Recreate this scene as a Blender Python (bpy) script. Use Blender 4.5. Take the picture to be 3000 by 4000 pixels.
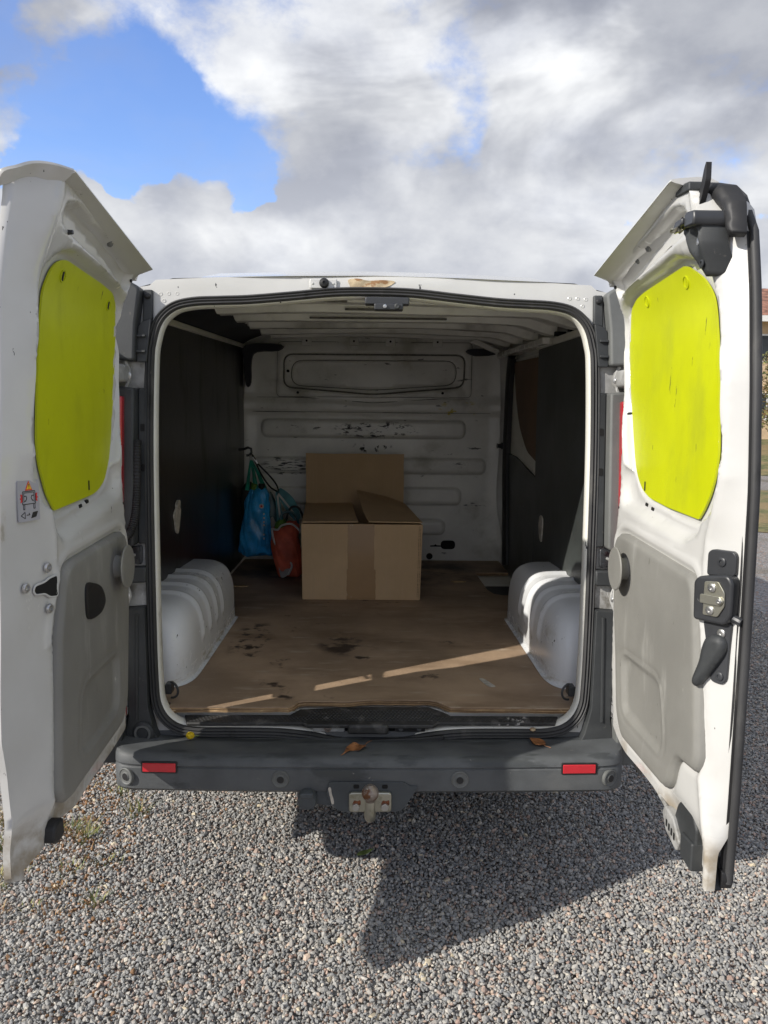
import bpy, math, random
import numpy as np
from mathutils import Vector, Matrix
from mathutils.geometry import delaunay_2d_cdt

for o_ in list(bpy.data.objects):
    bpy.data.objects.remove(o_)
SC = bpy.context.scene
COL = SC.collection
rng = np.random.default_rng(7)
random.seed(7)
rad = math.radians

# ------------------------------------------------------------------ camera
GZ = -.055                                              # level of the yard
CAM_H, PITCH, YAW, ROLL = 1.54, rad(7.0), rad(0.88), rad(0.6)
F_ = Vector((math.sin(YAW) * math.cos(PITCH), math.cos(YAW) * math.cos(PITCH), -math.sin(PITCH)))
R0 = Vector((math.cos(YAW), -math.sin(YAW), 0))
U0 = R0.cross(F_)
R_ = R0 * math.cos(ROLL) + U0 * math.sin(ROLL)
U_ = U0 * math.cos(ROLL) - R0 * math.sin(ROLL)
cd = bpy.data.cameras.new('camera')
cam = bpy.data.objects.new('camera', cd)
COL.objects.link(cam)
cam.matrix_world = Matrix(((R_.x, U_.x, -F_.x, 0), (R_.y, U_.y, -F_.y, 0), (R_.z, U_.z, -F_.z, CAM_H), (0, 0, 0, 1)))
cd.sensor_fit = 'HORIZONTAL'
cd.sensor_width = 36
cd.lens = 36
cd.clip_start = .05
cd.clip_end = 3000
SC.camera = cam

# ------------------------------------------------------------------ sun and sky
SUN_EL = rad(30.8)
AZ = Vector((1, .535, 0)).normalized()                       # the way the light travels over the ground
LD = Vector((AZ.x * math.cos(SUN_EL), AZ.y * math.cos(SUN_EL), -math.sin(SUN_EL)))
sd = bpy.data.lights.new('sun', 'SUN')
sd.energy = 2.75
sd.angle = rad(.53)
sd.color = (1, .95, .87)
sun = bpy.data.objects.new('sun', sd)
COL.objects.link(sun)
sun.rotation_euler = LD.to_track_quat('-Z', 'Y').to_euler()

W = bpy.data.worlds.new('World')
SC.world = W
W.use_nodes = True
nt = W.node_tree
nt.nodes.clear()


def nd(t, typ, **kw):
    n = t.nodes.new(typ)
    for k, v in kw.items():
        if k.startswith('i_'):
            n.inputs[k[2:].replace('_', ' ')].default_value = v
        else:
            setattr(n, k, v)
    return n


def math_n(t, op, a, b=None, c=None, clamp=False):
    n = t.nodes.new('ShaderNodeMath')
    n.operation = op
    n.use_clamp = clamp
    for i, v in enumerate((a, b, c)):
        if v is None:
            continue
        if isinstance(v, (int, float)):
            n.inputs[i].default_value = v
        else:
            t.links.new(v, n.inputs[i])
    return n.outputs[0]


def smooth_n(t, v, lo, hi, a=0., b=1.):
    n = t.nodes.new('ShaderNodeMapRange')
    n.interpolation_type = 'SMOOTHSTEP'
    t.links.new(v, n.inputs[0])
    n.inputs[1].default_value = lo
    n.inputs[2].default_value = hi
    n.inputs[3].default_value = a
    n.inputs[4].default_value = b
    return n.outputs[0]


def mix_n(t, f, a, b):
    n = t.nodes.new('ShaderNodeMix')
    n.data_type = 'RGBA'
    for sock, v in ((n.inputs[0], f), (n.inputs[6], a), (n.inputs[7], b)):
        if isinstance(v, (int, float)):
            sock.default_value = v
        elif isinstance(v, tuple):
            sock.default_value = (*v[:3], 1)
        else:
            t.links.new(v, sock)
    return n.outputs[2]


def build_sky(t):
    sky = nd(t, 'ShaderNodeTexSky', sky_type='NISHITA', sun_disc=False)
    sky.sun_elevation = SUN_EL
    # azimuth of the sun itself, clockwise from +Y
    sky.sun_rotation = math.atan2(-AZ.x, -AZ.y)
    sky.air_density = 1.0
    sky.dust_density = .4
    sky.ozone_density = 2.0
    tc = nd(t, 'ShaderNodeTexCoord')
    d = tc.outputs['Generated']

    def noise(vec, scale, det, rough, dist=0.):
        n = nd(t, 'ShaderNodeTexNoise')
        t.links.new(vec, n.inputs['Vector'])
        n.inputs['Scale'].default_value = scale
        n.inputs['Detail'].default_value = det
        n.inputs['Roughness'].default_value = rough
        n.inputs['Distortion'].default_value = dist
        return n.outputs['Fac']

    def vscale(v, s, off=(0, 0, 0)):
        m = nd(t, 'ShaderNodeMapping')
        t.links.new(v, m.inputs['Vector'])
        m.inputs['Scale'].default_value = s
        m.inputs['Location'].default_value = off
        return m.outputs[0]
    p = vscale(d, (1, 1, 1.5), (3.1, .4, 7.3))
    q = vscale(d, (1, 1, 1.5), (3.1 + .05, .4 + .01, 7.3 - .07))
    n1 = noise(p, 5.2, 14, .58, .05)
    n2 = noise(q, 5.2, 6, .55, .05)
    nb = noise(vscale(d, (1, 1, 1.9), (9.2, 2.4, 5.1)), 2.6, 3, .5)
    nf = noise(vscale(d, (1, 1, 2.2), (1.2, 6.4, 2.1)), 3.2, 5, .55, .4)
    dens = math_n(t, 'ADD', n1, math_n(t, 'MULTIPLY', nb, .42))
    # ragged breaks in the cloud deck: direction, angular radius (deg), depth
    wn = nd(t, 'ShaderNodeTexNoise')
    t.links.new(d, wn.inputs['Vector'])
    wn.inputs['Scale'].default_value = 7
    wn.inputs['Detail'].default_value = 6
    ws = nd(t, 'ShaderNodeVectorMath', operation='MULTIPLY_ADD')
    t.links.new(wn.outputs['Color'], ws.inputs[0])
    ws.inputs[1].default_value = (.20, .20, .16)
    ws.inputs[2].default_value = (-.10, -.10, -.08)
    wa = nd(t, 'ShaderNodeVectorMath', operation='ADD')
    t.links.new(d, wa.inputs[0])
    t.links.new(ws.outputs[0], wa.inputs[1])
    nrm = nd(t, 'ShaderNodeVectorMath', operation='NORMALIZE')
    t.links.new(wa.outputs[0], nrm.inputs[0])
    for dx, dy, dz, r, k in SKY_GAPS:
        vm = nd(t, 'ShaderNodeVectorMath', operation='DOT_PRODUCT')
        t.links.new(nrm.outputs[0], vm.inputs[0])
        vm.inputs[1].default_value = Vector((dx, dy, dz)).normalized()
        g = smooth_n(t, vm.outputs['Value'], math.cos(rad(r)), math.cos(rad(r * .35)))
        dens = math_n(t, 'SUBTRACT', dens, math_n(t, 'MULTIPLY', g, k))
    sz0 = nd(t, 'ShaderNodeSeparateXYZ')
    t.links.new(d, sz0.inputs[0])
    kz = smooth_n(t, sz0.outputs[2], .25, .31)
    soft, crisp = smooth_n(t, dens, .46, .67), smooth_n(t, dens, .515, .575)
    cov = math_n(t, 'MULTIPLY_ADD', math_n(t, 'SUBTRACT', soft, crisp), kz, crisp)
    veil = math_n(t, 'MULTIPLY', smooth_n(t, nf, .40, .70), .28)
    cov = math_n(t, 'MAXIMUM', cov, veil)
    sz = nd(t, 'ShaderNodeSeparateXYZ')
    t.links.new(d, sz.inputs[0])
    thick = math_n(t, 'MULTIPLY', smooth_n(t, nf, .31, .55), smooth_n(t, sz.outputs[2], .22, .36, .5, 1.))
    lit = math_n(t, 'MULTIPLY_ADD', math_n(t, 'SUBTRACT', n1, n2), 3.2, .5, clamp=True)
    body = mix_n(t, thick, (3.85, 3.9, 3.98), (1.98, 2.05, 2.25))
    shade = mix_n(t, lit, (.76, .78, .84), (1.16, 1.16, 1.15))
    mm = t.nodes.new('ShaderNodeMix')
    mm.data_type = 'RGBA'
    mm.blend_type = 'MULTIPLY'
    mm.inputs[0].default_value = 1
    t.links.new(body, mm.inputs[6])
    t.links.new(shade, mm.inputs[7])
    hs = nd(t, 'ShaderNodeHueSaturation')
    hs.inputs['Hue'].default_value = .515
    hs.inputs['Saturation'].default_value = 1.16
    hs.inputs['Value'].default_value = 1.05
    t.links.new(sky.outputs[0], hs.inputs['Color'])
    out = mix_n(t, cov, hs.outputs[0], mm.outputs[2])
    bg = nd(t, 'ShaderNodeBackground')
    bg.inputs['Strength'].default_value = .14
    t.links.new(out, bg.inputs['Color'])
    wo = nd(t, 'ShaderNodeOutputWorld')
    t.links.new(bg.outputs[0], wo.inputs['Surface'])


SKY_GAPS = [(-.315, .881, .35, 7.5, .27), (-.265, .912, .318, 7, .27), (-.316, .862, .398, 4, -.16), (-.394, .859, .327, 3.5, -.18), (-.225, .94, .250, 4, -.2), (-.30, .92, .240, 3.5, -.18), (-.27, .93, .262, 2.2, -.12), (.23, .92, .316, 6, -.14), (-.06, .965, .262, 5, -.1), (-.185, .943, .276, 4, .22), (-.289, .923, .262, 3.5, .16), (-.38, .86, .30, 3.5, .2),
            (.105, .927, .359, 2.6, .07), (.338, .908, .246, 4, .12), (.41, .872, .267, 4.5, .16), (.9, -.3, .45, 14, .3),
            (-.7, -.5, .5, 16, .3), (.2, -.8, .55, 15, .3), (.1, .3, .95, 14, .3), (-.9, .3, .35, 12, .3), (.85, .5, .4, 10, .3)]
build_sky(nt)
W.cycles.sampling_method = 'MANUAL'
W.cycles.sample_map_resolution = 1024

SC.view_settings.view_transform = 'Standard'
SC.view_settings.look = 'None'
SC.view_settings.gamma = 1
SC.view_settings.use_curve_mapping = False
SC.view_settings.exposure = 0.76
SC.cycles.max_bounces = 10
SC.cycles.diffuse_bounces = 6


# ------------------------------------------------------------------ materials
def pmat(name, col, rough=.5, metal=0., layers=(), bump=0., bscale=80., bdet=4, var=.06, vscale=3., spec=.5, coat=0., attr=None, bstretch=(1, 1, 1)):
    """layers: (colour, scale vector, lo, hi, detail, mask or None, rough or None)"""
    m = bpy.data.materials.new(name)
    m.use_nodes = True
    t = m.node_tree
    b = t.nodes['Principled BSDF']
    tc = nd(t, 'ShaderNodeTexCoord')
    P = tc.outputs['Object']

    def mapped(s, off=(0, 0, 0)):
        mp = nd(t, 'ShaderNodeMapping')
        t.links.new(P, mp.inputs['Vector'])
        mp.inputs['Scale'].default_value = s
        mp.inputs['Location'].default_value = off
        return mp.outputs[0]

    def noise(vec, det=6, rough_=.6):
        n = nd(t, 'ShaderNodeTexNoise')
        t.links.new(vec, n.inputs['Vector'])
        n.inputs['Scale'].default_value = 1
        n.inputs['Detail'].default_value = det
        n.inputs['Roughness'].default_value = rough_
        return n.outputs['Fac']
    if attr:
        at = nd(t, 'ShaderNodeAttribute', attribute_name=attr)
        c = at.outputs['Color']
    else:
        nv = noise(mapped((vscale,) * 3, (1.7, 2.3, .7)))
        lo = tuple(max(0, x * (1 - 2.2 * var)) for x in col)
        hi = tuple(min(1, x * (1 + 2.2 * var)) for x in col)
        c = mix_n(t, smooth_n(t, nv, .3, .7), lo, hi)
    r = None
    for i, ly in enumerate(layers):
        lc, sc, lo, hi, det, mask, rr = ly
        n = noise(mapped(sc, (i * 3.3 + 1.1, i * 1.9, i * 2.7)), det)
        f = smooth_n(t, n, lo, hi)
        if mask:
            sub = nd(t, 'ShaderNodeVectorMath', operation='SUBTRACT')
            t.links.new(P, sub.inputs[0])
            sub.inputs[1].default_value = mask[0]
            dv = nd(t, 'ShaderNodeVectorMath', operation='DIVIDE')
            t.links.new(sub.outputs[0], dv.inputs[0])
            dv.inputs[1].default_value = mask[1]
            ln = nd(t, 'ShaderNodeVectorMath', operation='LENGTH')
            t.links.new(dv.outputs[0], ln.inputs[0])
            f = math_n(t, 'MULTIPLY', f, smooth_n(t, ln.outputs['Value'], 1, .55))
        c = mix_n(t, f, c, lc)
        if rr is not None:
            if r is None:
                r = rough
            mr = t.nodes.new('ShaderNodeMix')
            t.links.new(f, mr.inputs[0])
            if isinstance(r, float):
                mr.inputs[2].default_value = r
            else:
                t.links.new(r, mr.inputs[2])
            mr.inputs[3].default_value = rr
            r = mr.outputs[0]
    t.links.new(c, b.inputs['Base Color'])
    if r is None:
        b.inputs['Roughness'].default_value = rough
    else:
        t.links.new(r, b.inputs['Roughness'])
    b.inputs['Metallic'].default_value = metal
    b.inputs['Specular IOR Level'].default_value = spec
    b.inputs['Coat Weight'].default_value = coat
    b.inputs['Coat Roughness'].default_value = .08
    if bump:
        nb = noise(mapped(tuple(bscale * s for s in bstretch)), bdet)
        bp = nd(t, 'ShaderNodeBump')
        bp.inputs['Strength'].default_value = 1
        bp.inputs['Distance'].default_value = bump
        t.links.new(nb, bp.inputs['Height'])
        t.links.new(bp.outputs[0], b.inputs['Normal'])
    return m


SCUFF = (.035, .035, .037)
GRIME = (.30, .285, .25)
M = {}
M['paint'] = pmat('white_paint', (.605, .602, .580), .24, coat=.35, layers=[
    ((.52, .50, .44), (2.2, 2.2, 1.4), .58, .80, 8, None, .45),
    (SCUFF, (48, 48, 18), .705, .725, 4, None, .6),
    ((.40, .37, .31), (14, 14, 6), .66, .76, 6, None, .5),
    ((.30, .255, .19), (9, 9, 9), .40, .66, 7, ((0, 1.9, .52), (3, 3, .13)), .7)], var=.02, spec=.45, bump=.0006, bscale=9, bdet=2)
M['jamb'] = pmat('jamb_paint', (.74, .73, .66), .38, layers=[
    (GRIME, (7, 7, 4), .60, .78, 8, None, .6), (SCUFF, (55, 55, 16), .72, .735, 3, None, .6)], var=.03)
M['bulk'] = pmat('bulkhead_paint', (.82, .815, .775), .24, layers=[
    ((.50, .49, .43), (3, 3, 3), .52, .74, 8, None, .5),
    ((.16, .16, .155), (9, 5, 30), .65, .71, 7, None, .6),
    (SCUFF, (22, 5, 60), .50, .60, 7, ((.02, 5.15, 1.46), (.34, .4, .07)), .6),
    (SCUFF, (36, 5, 26), .54, .62, 6, ((.0, 5.15, 1.345), (.16, .4, .05)), .6),
    (SCUFF, (14, 5, 80), .50, .60, 7, ((-.55, 5.15, 1.22), (.24, .4, .05)), .6),
    ((.62, .52, .12), (9, 5, 20), .58, .62, 4, ((.56, 5.15, 1.6), (.16, .4, .08)), .5)], var=.04)
M['ceil'] = pmat('ceiling_paint', (.82, .815, .76), .42, layers=[
    ((.34, .33, .29), (2.5, 2.5, 3), .50, .75, 8, None, .6), (SCUFF, (9, 30, 9), .70, .73, 5, None, .6)], var=.05)
M['arch'] = pmat('arch_paint', (.77, .785, .80), .26, layers=[
    ((.46, .44, .39), (5, 5, 5), .60, .80, 8, None, .45),
    (SCUFF, (40, 34, 22), .675, .70, 5, None, .6),
    ((.40, .36, .29), (9, 9, 30), .48, .72, 6, ((0, 2.9, .58), (3, 3, .06)), .7)], var=.03)
M['dirtymetal'] = pmat('dirty_grey_metal', (.36, .36, .35), .5, layers=[
    ((.16, .15, .13), (16, 16, 16), .50, .72, 8, None, .7), ((.55, .55, .54), (40, 40, 9), .62, .70, 4, None, .4)], var=.12, vscale=14)
M['yellow'] = pmat('yellow_board', (.53, .58, .004), .42, layers=[
    ((.40, .44, .012), (5, 5, 2.2), .48, .76, 9, None, .55),
    ((.13, .14, .02), (26, 50, 9), .695, .715, 4, None, .5),
    ((.68, .68, .38), (50, 80, 20), .755, .775, 3, None, .5)], var=.03, bump=.0004, bscale=70)
M['trim'] = pmat('grey_door_trim', (.228, .224, .205), .58, layers=[
    ((.30, .295, .272), (12, 12, 3), .55, .72, 8, None, .65),
    ((.42, .41, .37), (42, 42, 14), .715, .735, 4, None, .6),
    ((.12, .115, .10), (60, 60, 18), .72, .74, 3, None, .6)], var=.05, bump=.0005, bscale=420, bdet=2)
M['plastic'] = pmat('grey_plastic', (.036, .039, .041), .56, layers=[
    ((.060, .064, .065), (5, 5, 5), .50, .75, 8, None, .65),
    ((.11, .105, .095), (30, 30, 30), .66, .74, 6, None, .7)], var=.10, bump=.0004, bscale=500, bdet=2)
M['plastic_light'] = pmat('light_grey_plastic', (.135, .14, .135), .58, layers=[  # lighter grey; also carries the sunlit look of the right pillar trims
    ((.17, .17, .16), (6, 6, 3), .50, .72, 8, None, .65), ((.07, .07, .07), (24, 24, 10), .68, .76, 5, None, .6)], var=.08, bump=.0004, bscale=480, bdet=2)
M['bumper'] = pmat('bumper_plastic', (.088, .094, .098), .55, layers=[
    ((.125, .13, .13), (4, 9, 9), .48, .74, 9, None, .62),
    ((.055, .06, .062), (3.5, 14, 10), .56, .64, 6, None, .5),
    ((.25, .24, .22), (60, 60, 60), .70, .75, 4, None, .7),
    ((.05, .053, .055), (2.2, 40, 20), .40, .46, 3, ((-.1, 2.42, .5), (.75, .06, .05)), .35)], var=.09, vscale=7, bump=.0006, bscale=420, bdet=2)
M['rubber'] = pmat('black_rubber', (.017, .017, .018), .55, layers=[
    ((.075, .07, .062), (20, 20, 8), .62, .80, 6, None, .7)], var=.15)
M['sealgrey'] = pmat('weathered_rubber', (.042, .042, .043), .60, layers=[
    ((.10, .097, .09), (12, 12, 5), .55, .78, 6, None, .7), ((.022, .022, .022), (16, 16, 6), .58, .72, 6, None, .6)], var=.12)
M['blackmetal'] = pmat('black_steel', (.038, .040, .044), .38, layers=[
    ((.12, .12, .12), (60, 60, 30), .70, .74, 4, None, .5)], var=.15)
M['zinc'] = pmat('zinc_plate', (.46, .45, .38), .36, .85, layers=[((.30, .29, .22), (30, 30, 30), .5, .7, 6, None, .5)], var=.08)
M['steel'] = pmat('bare_steel', (.55, .55, .54), .32, .9, layers=[((.25, .2, .15), (40, 40, 40), .6, .72, 5, None, .6)], var=.08)
M['rust'] = pmat('rusty_ball', (.28, .24, .21), .42, .55, layers=[
    ((.16, .07, .03), (30, 30, 30), .46, .60, 6, None, .7), ((.45, .42, .38), (40, 40, 80), .62, .70, 4, None, .4)], var=.12)
M['rustred'] = pmat('rust', (.17, .055, .022), .8, var=.2, vscale=60)
M['red'] = pmat('red_reflector', (.62, .022, .035), .18, var=.05, coat=.6, bump=.0006, bscale=260)
M['lampred'] = pmat('tail_lamp_red', (.42, .012, .022), .12, var=.05, coat=.8)
M['panel'] = pmat('black_faced_ply', (.012, .012, .012), .33, layers=[
    ((.035, .032, .028), (6, 6, 2), .5, .75, 8, None, .5),
    ((.42, .40, .35), (30, 30, 14), .725, .74, 3, ((-.85, 3.4, .98), (.3, .7, .26)), .7),
    ((.30, .28, .24), (60, 60, 22), .76, .775, 3, None, .7)], var=.2, bump=.0008, bscale=14)
M['panelgrey'] = pmat('dark_green_ply', (.046, .052, .05), .42, layers=[
    ((.055, .058, .054), (5, 5, 3), .48, .75, 8, None, .5),
    ((.16, .13, .12), (10, 60, 12), .60, .70, 5, ((.85, 2.95, 1.05), (.3, .4, .3)), .6),
    ((.35, .33, .30), (50, 50, 18), .74, .75, 3, None, .7)], var=.15, bump=.0008, bscale=14)
M['hardboard'] = pmat('brown_hardboard', (.165, .095, .052), .6, layers=[((.12, .07, .04), (3, 3, 3), .5, .75, 6, None, None)], var=.08)
M['ply'] = pmat('worn_plywood', (.375, .265, .175), .62, layers=[
    ((.25, .168, .105), (2.2, 5, 2), .46, .72, 10, None, .6),
    ((.47, .37, .27), (5, 24, 5), .56, .72, 8, None, .7),
    ((.055, .036, .026), (7, 7, 7), .64, .72, 7, None, .55),
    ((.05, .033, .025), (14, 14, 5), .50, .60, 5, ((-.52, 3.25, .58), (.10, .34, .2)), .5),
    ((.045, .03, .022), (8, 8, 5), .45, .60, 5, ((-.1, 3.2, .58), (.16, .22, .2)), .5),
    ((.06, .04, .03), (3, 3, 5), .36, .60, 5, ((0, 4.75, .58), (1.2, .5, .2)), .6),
    ((.46, .36, .25), (46, 20, 10), .715, .74, 4, None, .7)], var=.12, vscale=2.2, bump=.0010, bscale=60, bstretch=(1, .3, 1))
M['plyedge'] = pmat('plywood_edge', (.40, .265, .14), .7, layers=[
    ((.13, .075, .035), (1.5, 4, 330), .46, .52, 2, None, None), ((.60, .45, .27), (30, 30, 90), .62, .70, 4, None, None)], var=.15, vscale=20)
M['card'] = pmat('cardboard', (.60, .415, .235), .72, layers=[
    ((.55, .375, .21), (4, 4, 4), .45, .75, 6, None, None),
    ((.59, .41, .24), (160, 4, 3), .5, .7, 2, None, None)], var=.04, bump=.0003, bscale=220, bstretch=(1, 1, .1))
M['tape'] = pmat('brown_parcel_tape', (.40, .25, .125), .18, layers=[((.44, .32, .20), (30, 30, 10), .66, .70, 3, None, .3)], var=.05, coat=.3)
M['bluebag'] = pmat('blue_plastic_bag', (.03, .33, .70), .28, layers=[((.03, .30, .62), (22, 22, 5), .5, .7, 4, None, .25)], var=.18, vscale=9)
M['greenbag'] = pmat('green_plastic', (.015, .26, .18), .32, var=.2, vscale=12)
M['tealbag'] = pmat('teal_cloth', (.08, .25, .29), .65, var=.14, vscale=10)
M['tealdark'] = pmat('dark_teal_plastic', (.015, .085, .105), .35, var=.15, vscale=10)
M['redbag'] = pmat('red_cloth', (.66, .13, .07), .66, layers=[((.54, .09, .05), (9, 9, 9), .5, .7, 4, None, None)], var=.12, vscale=9)
M['greycloth'] = pmat('grey_cloth', (.30, .28, .26), .75, var=.08)
M['whitecloth'] = pmat('pale_piping', (.55, .53, .50), .7, var=.08)
M['greenstuff'] = pmat('lime_cloth', (.10, .20, .02), .6, var=.2, vscale=20)
M['elastic'] = pmat('black_elastic', (.012, .014, .013), .7, var=.2, bump=.0006, bscale=300)
M['leaf'] = pmat('dry_leaf', (.30, .125, .045), .6, layers=[((.10, .04, .02), (90, 90, 90), .60, .68, 4, None, None)], var=.2, vscale=40)
M['leafgreen'] = pmat('green_leaf', (.20, .26, .07), .6, var=.2, vscale=40)
M['flower'] = pmat('yellow_flower', (.72, .50, .01), .6, var=.15, vscale=120)
M['clear'] = pmat('clear_lamp', (.62, .62, .62), .10, .2, layers=[((.22, .22, .22), (6, 6, 90), .5, .56, 2, None, .1)], coat=1.)
M['sticker'] = pmat('grey_sticker', (.40, .40, .43), .4, var=.03)
M['ink'] = pmat('black_print', (.02, .02, .022), .5)
M['inkred'] = pmat('red_print', (.65, .03, .03), .5)
M['inkyellow'] = pmat('yellow_print', (.80, .50, .02), .5)
M['dark'] = pmat('black_void', (.006, .006, .006), .8)
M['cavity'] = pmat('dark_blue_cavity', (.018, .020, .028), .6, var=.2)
M['socket'] = pmat('socket_plastic', (.060, .068, .074), .5, var=.1)
M['whitepatch'] = pmat('torn_pale_wood', (.50, .46, .40), .8, var=.1, vscale=40)
M['sill'] = pmat('perforated_black_plastic', (.028, .028, .028), .5, layers=[
    ((.12, .115, .11), (18, 18, 18), .52, .75, 7, None, .6), ((.40, .39, .37), (40, 40, 40), .55, .62, 5, ((.47, 2.45, .55), (.07, .2, .2)), .7)], var=.2)
M['sealant'] = pmat('cracked_sealant', (.50, .40, .26), .7, layers=[((.30, .16, .07), (30, 30, 40), .5, .6, 6, None, None)], var=.12, vscale=30)
M['shadowgap'] = pmat('shadow_gap_grey', (.15, .145, .13), .6, var=.2, vscale=30)  # shadow lines of the bulkhead pressings put into the colour; also the bow gaps
M['housewall'] = pmat('peach_render', (.62, .46, .30), .85, var=.05)
M['housewhite'] = pmat('white_fascia', (.78, .77, .74), .6, var=.03)
M['rooftile'] = pmat('clay_tile', (.26, .125, .085), .8, var=.25, vscale=3)
M['bark'] = pmat('bark', (.085, .062, .045), .9, var=.25, vscale=8)
M['glass'] = pmat('window_glass', (.02, .025, .03), .08, var=.1)
M['wood'] = pmat('splinter', (.45, .31, .16), .7, var=.15, vscale=60)


# ------------------------------------------------------------------ mesh helpers
VAN_O = Vector((0, 4.2, 0))


def link(name, me, mat, parent=None, sharp=35):
    me.materials.append(M[mat] if isinstance(mat, str) else mat)
    me.shade_smooth()
    if sharp < 180:
        me.set_sharp_from_angle(angle=rad(sharp))
    ob = bpy.data.objects.new(name, me)
    COL.objects.link(ob)
    if parent is not None:
        ob.parent = parent
        org = parent
        while org.parent is not None:
            org = org.parent
        if org is parent:
            ob.matrix_parent_inverse = Matrix.Translation(-org.location)
    return ob


def mesh(name, vs, fs, mat, parent=None, sharp=35):
    me = bpy.data.meshes.new(name)
    me.from_pydata([tuple(v) for v in vs], [], [tuple(f) for f in fs])
    me.validate()
    me.update()
    fix_normals(me)
    return link(name, me, mat, parent, sharp)


def fix_normals(me):
    import bmesh
    bm = bmesh.new()
    bm.from_mesh(me)
    bmesh.ops.recalc_face_normals(bm, faces=bm.faces)
    bm.to_mesh(me)
    bm.free()


def bevel(ob, w, seg=2, ang=35):
    b = ob.modifiers.new('bevel', 'BEVEL')
    b.width = w
    b.segments = seg
    b.limit_method = 'ANGLE'
    b.angle_limit = rad(ang)
    b.harden_normals = False
    return ob


def fillet(poly, r, seg=5):
    """round every corner of a closed polygon; a third value on a point overrides r"""
    out = []
    n = len(poly)
    for i in range(n):
        p = np.array(poly[i][:2], float)
        rr = poly[i][2] if len(poly[i]) > 2 else r
        a = np.array(poly[i - 1][:2], float) - p
        b = np.array(poly[(i + 1) % n][:2], float) - p
        la, lb = np.linalg.norm(a), np.linalg.norm(b)
        a /= la
        b /= lb
        k = min(rr, la * .48, lb * .48)
        if k < 1e-5:
            out.append(tuple(p))
            continue
        for j in range(seg + 1):
            t = j / seg
            q = p + a * k * (1 - t) ** 2 + b * k * t ** 2
            out.append(tuple(q))
    return out


def spline(pts, n=8, closed=True):
    P = [np.array(p, float) for p in pts]
    m = len(P)
    out = []
    for i in range(m if closed else m - 1):
        if closed:
            a, b, c, d = P[i - 1], P[i], P[(i + 1) % m], P[(i + 2) % m]
        else:
            a, b, c, d = P[max(i - 1, 0)], P[i], P[i + 1], P[min(i + 2, m - 1)]
        for j in range(n):
            t = j / n
            out.append(.5 * (2 * b + (c - a) * t + (2 * a - 5 * b + 4 * c - d) * t * t + (3 * b - a - 3 * c + d) * t ** 3))
    if not closed:
        out.append(P[-1])
    return out


def resample(poly, step, closed=True):
    P = [np.array(p[:2], float) for p in poly]
    out = []
    n = len(P)
    for i in range(n if closed else n - 1):
        a, b = P[i], P[(i + 1) % n]
        k = max(1, int(np.linalg.norm(b - a) / step + .5))
        for j in range(k):
            out.append(a + (b - a) * j / k)
    if not closed:
        out.append(P[-1])
    return out


def sdf(poly, pts):
    """signed distance, negative inside"""
    pts = np.asarray(pts, float)
    P = np.array([p[:2] for p in poly], float)
    Q = np.roll(P, -1, 0)
    d = np.full(len(pts), 1e9)
    ins = np.zeros(len(pts), bool)
    for a, b in zip(P, Q):
        e = b - a
        w = pts - a
        t = np.clip((w @ e) / max(e @ e, 1e-12), 0, 1)
        d = np.minimum(d, np.linalg.norm(w - t[:, None] * e, axis=1))
        c = ((a[1] <= pts[:, 1]) & (b[1] > pts[:, 1])) | ((b[1] <= pts[:, 1]) & (a[1] > pts[:, 1]))
        with np.errstate(divide='ignore', invalid='ignore'):
            xi = a[0] + (pts[:, 1] - a[1]) * e[0] / e[1]
        ins ^= c & (pts[:, 0] < xi)
    return np.where(ins, -d, d)


def sst(x, lo, hi):
    t = np.clip((np.asarray(x, float) - lo) / (hi - lo), 0, 1)
    return t * t * (3 - 2 * t)


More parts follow.
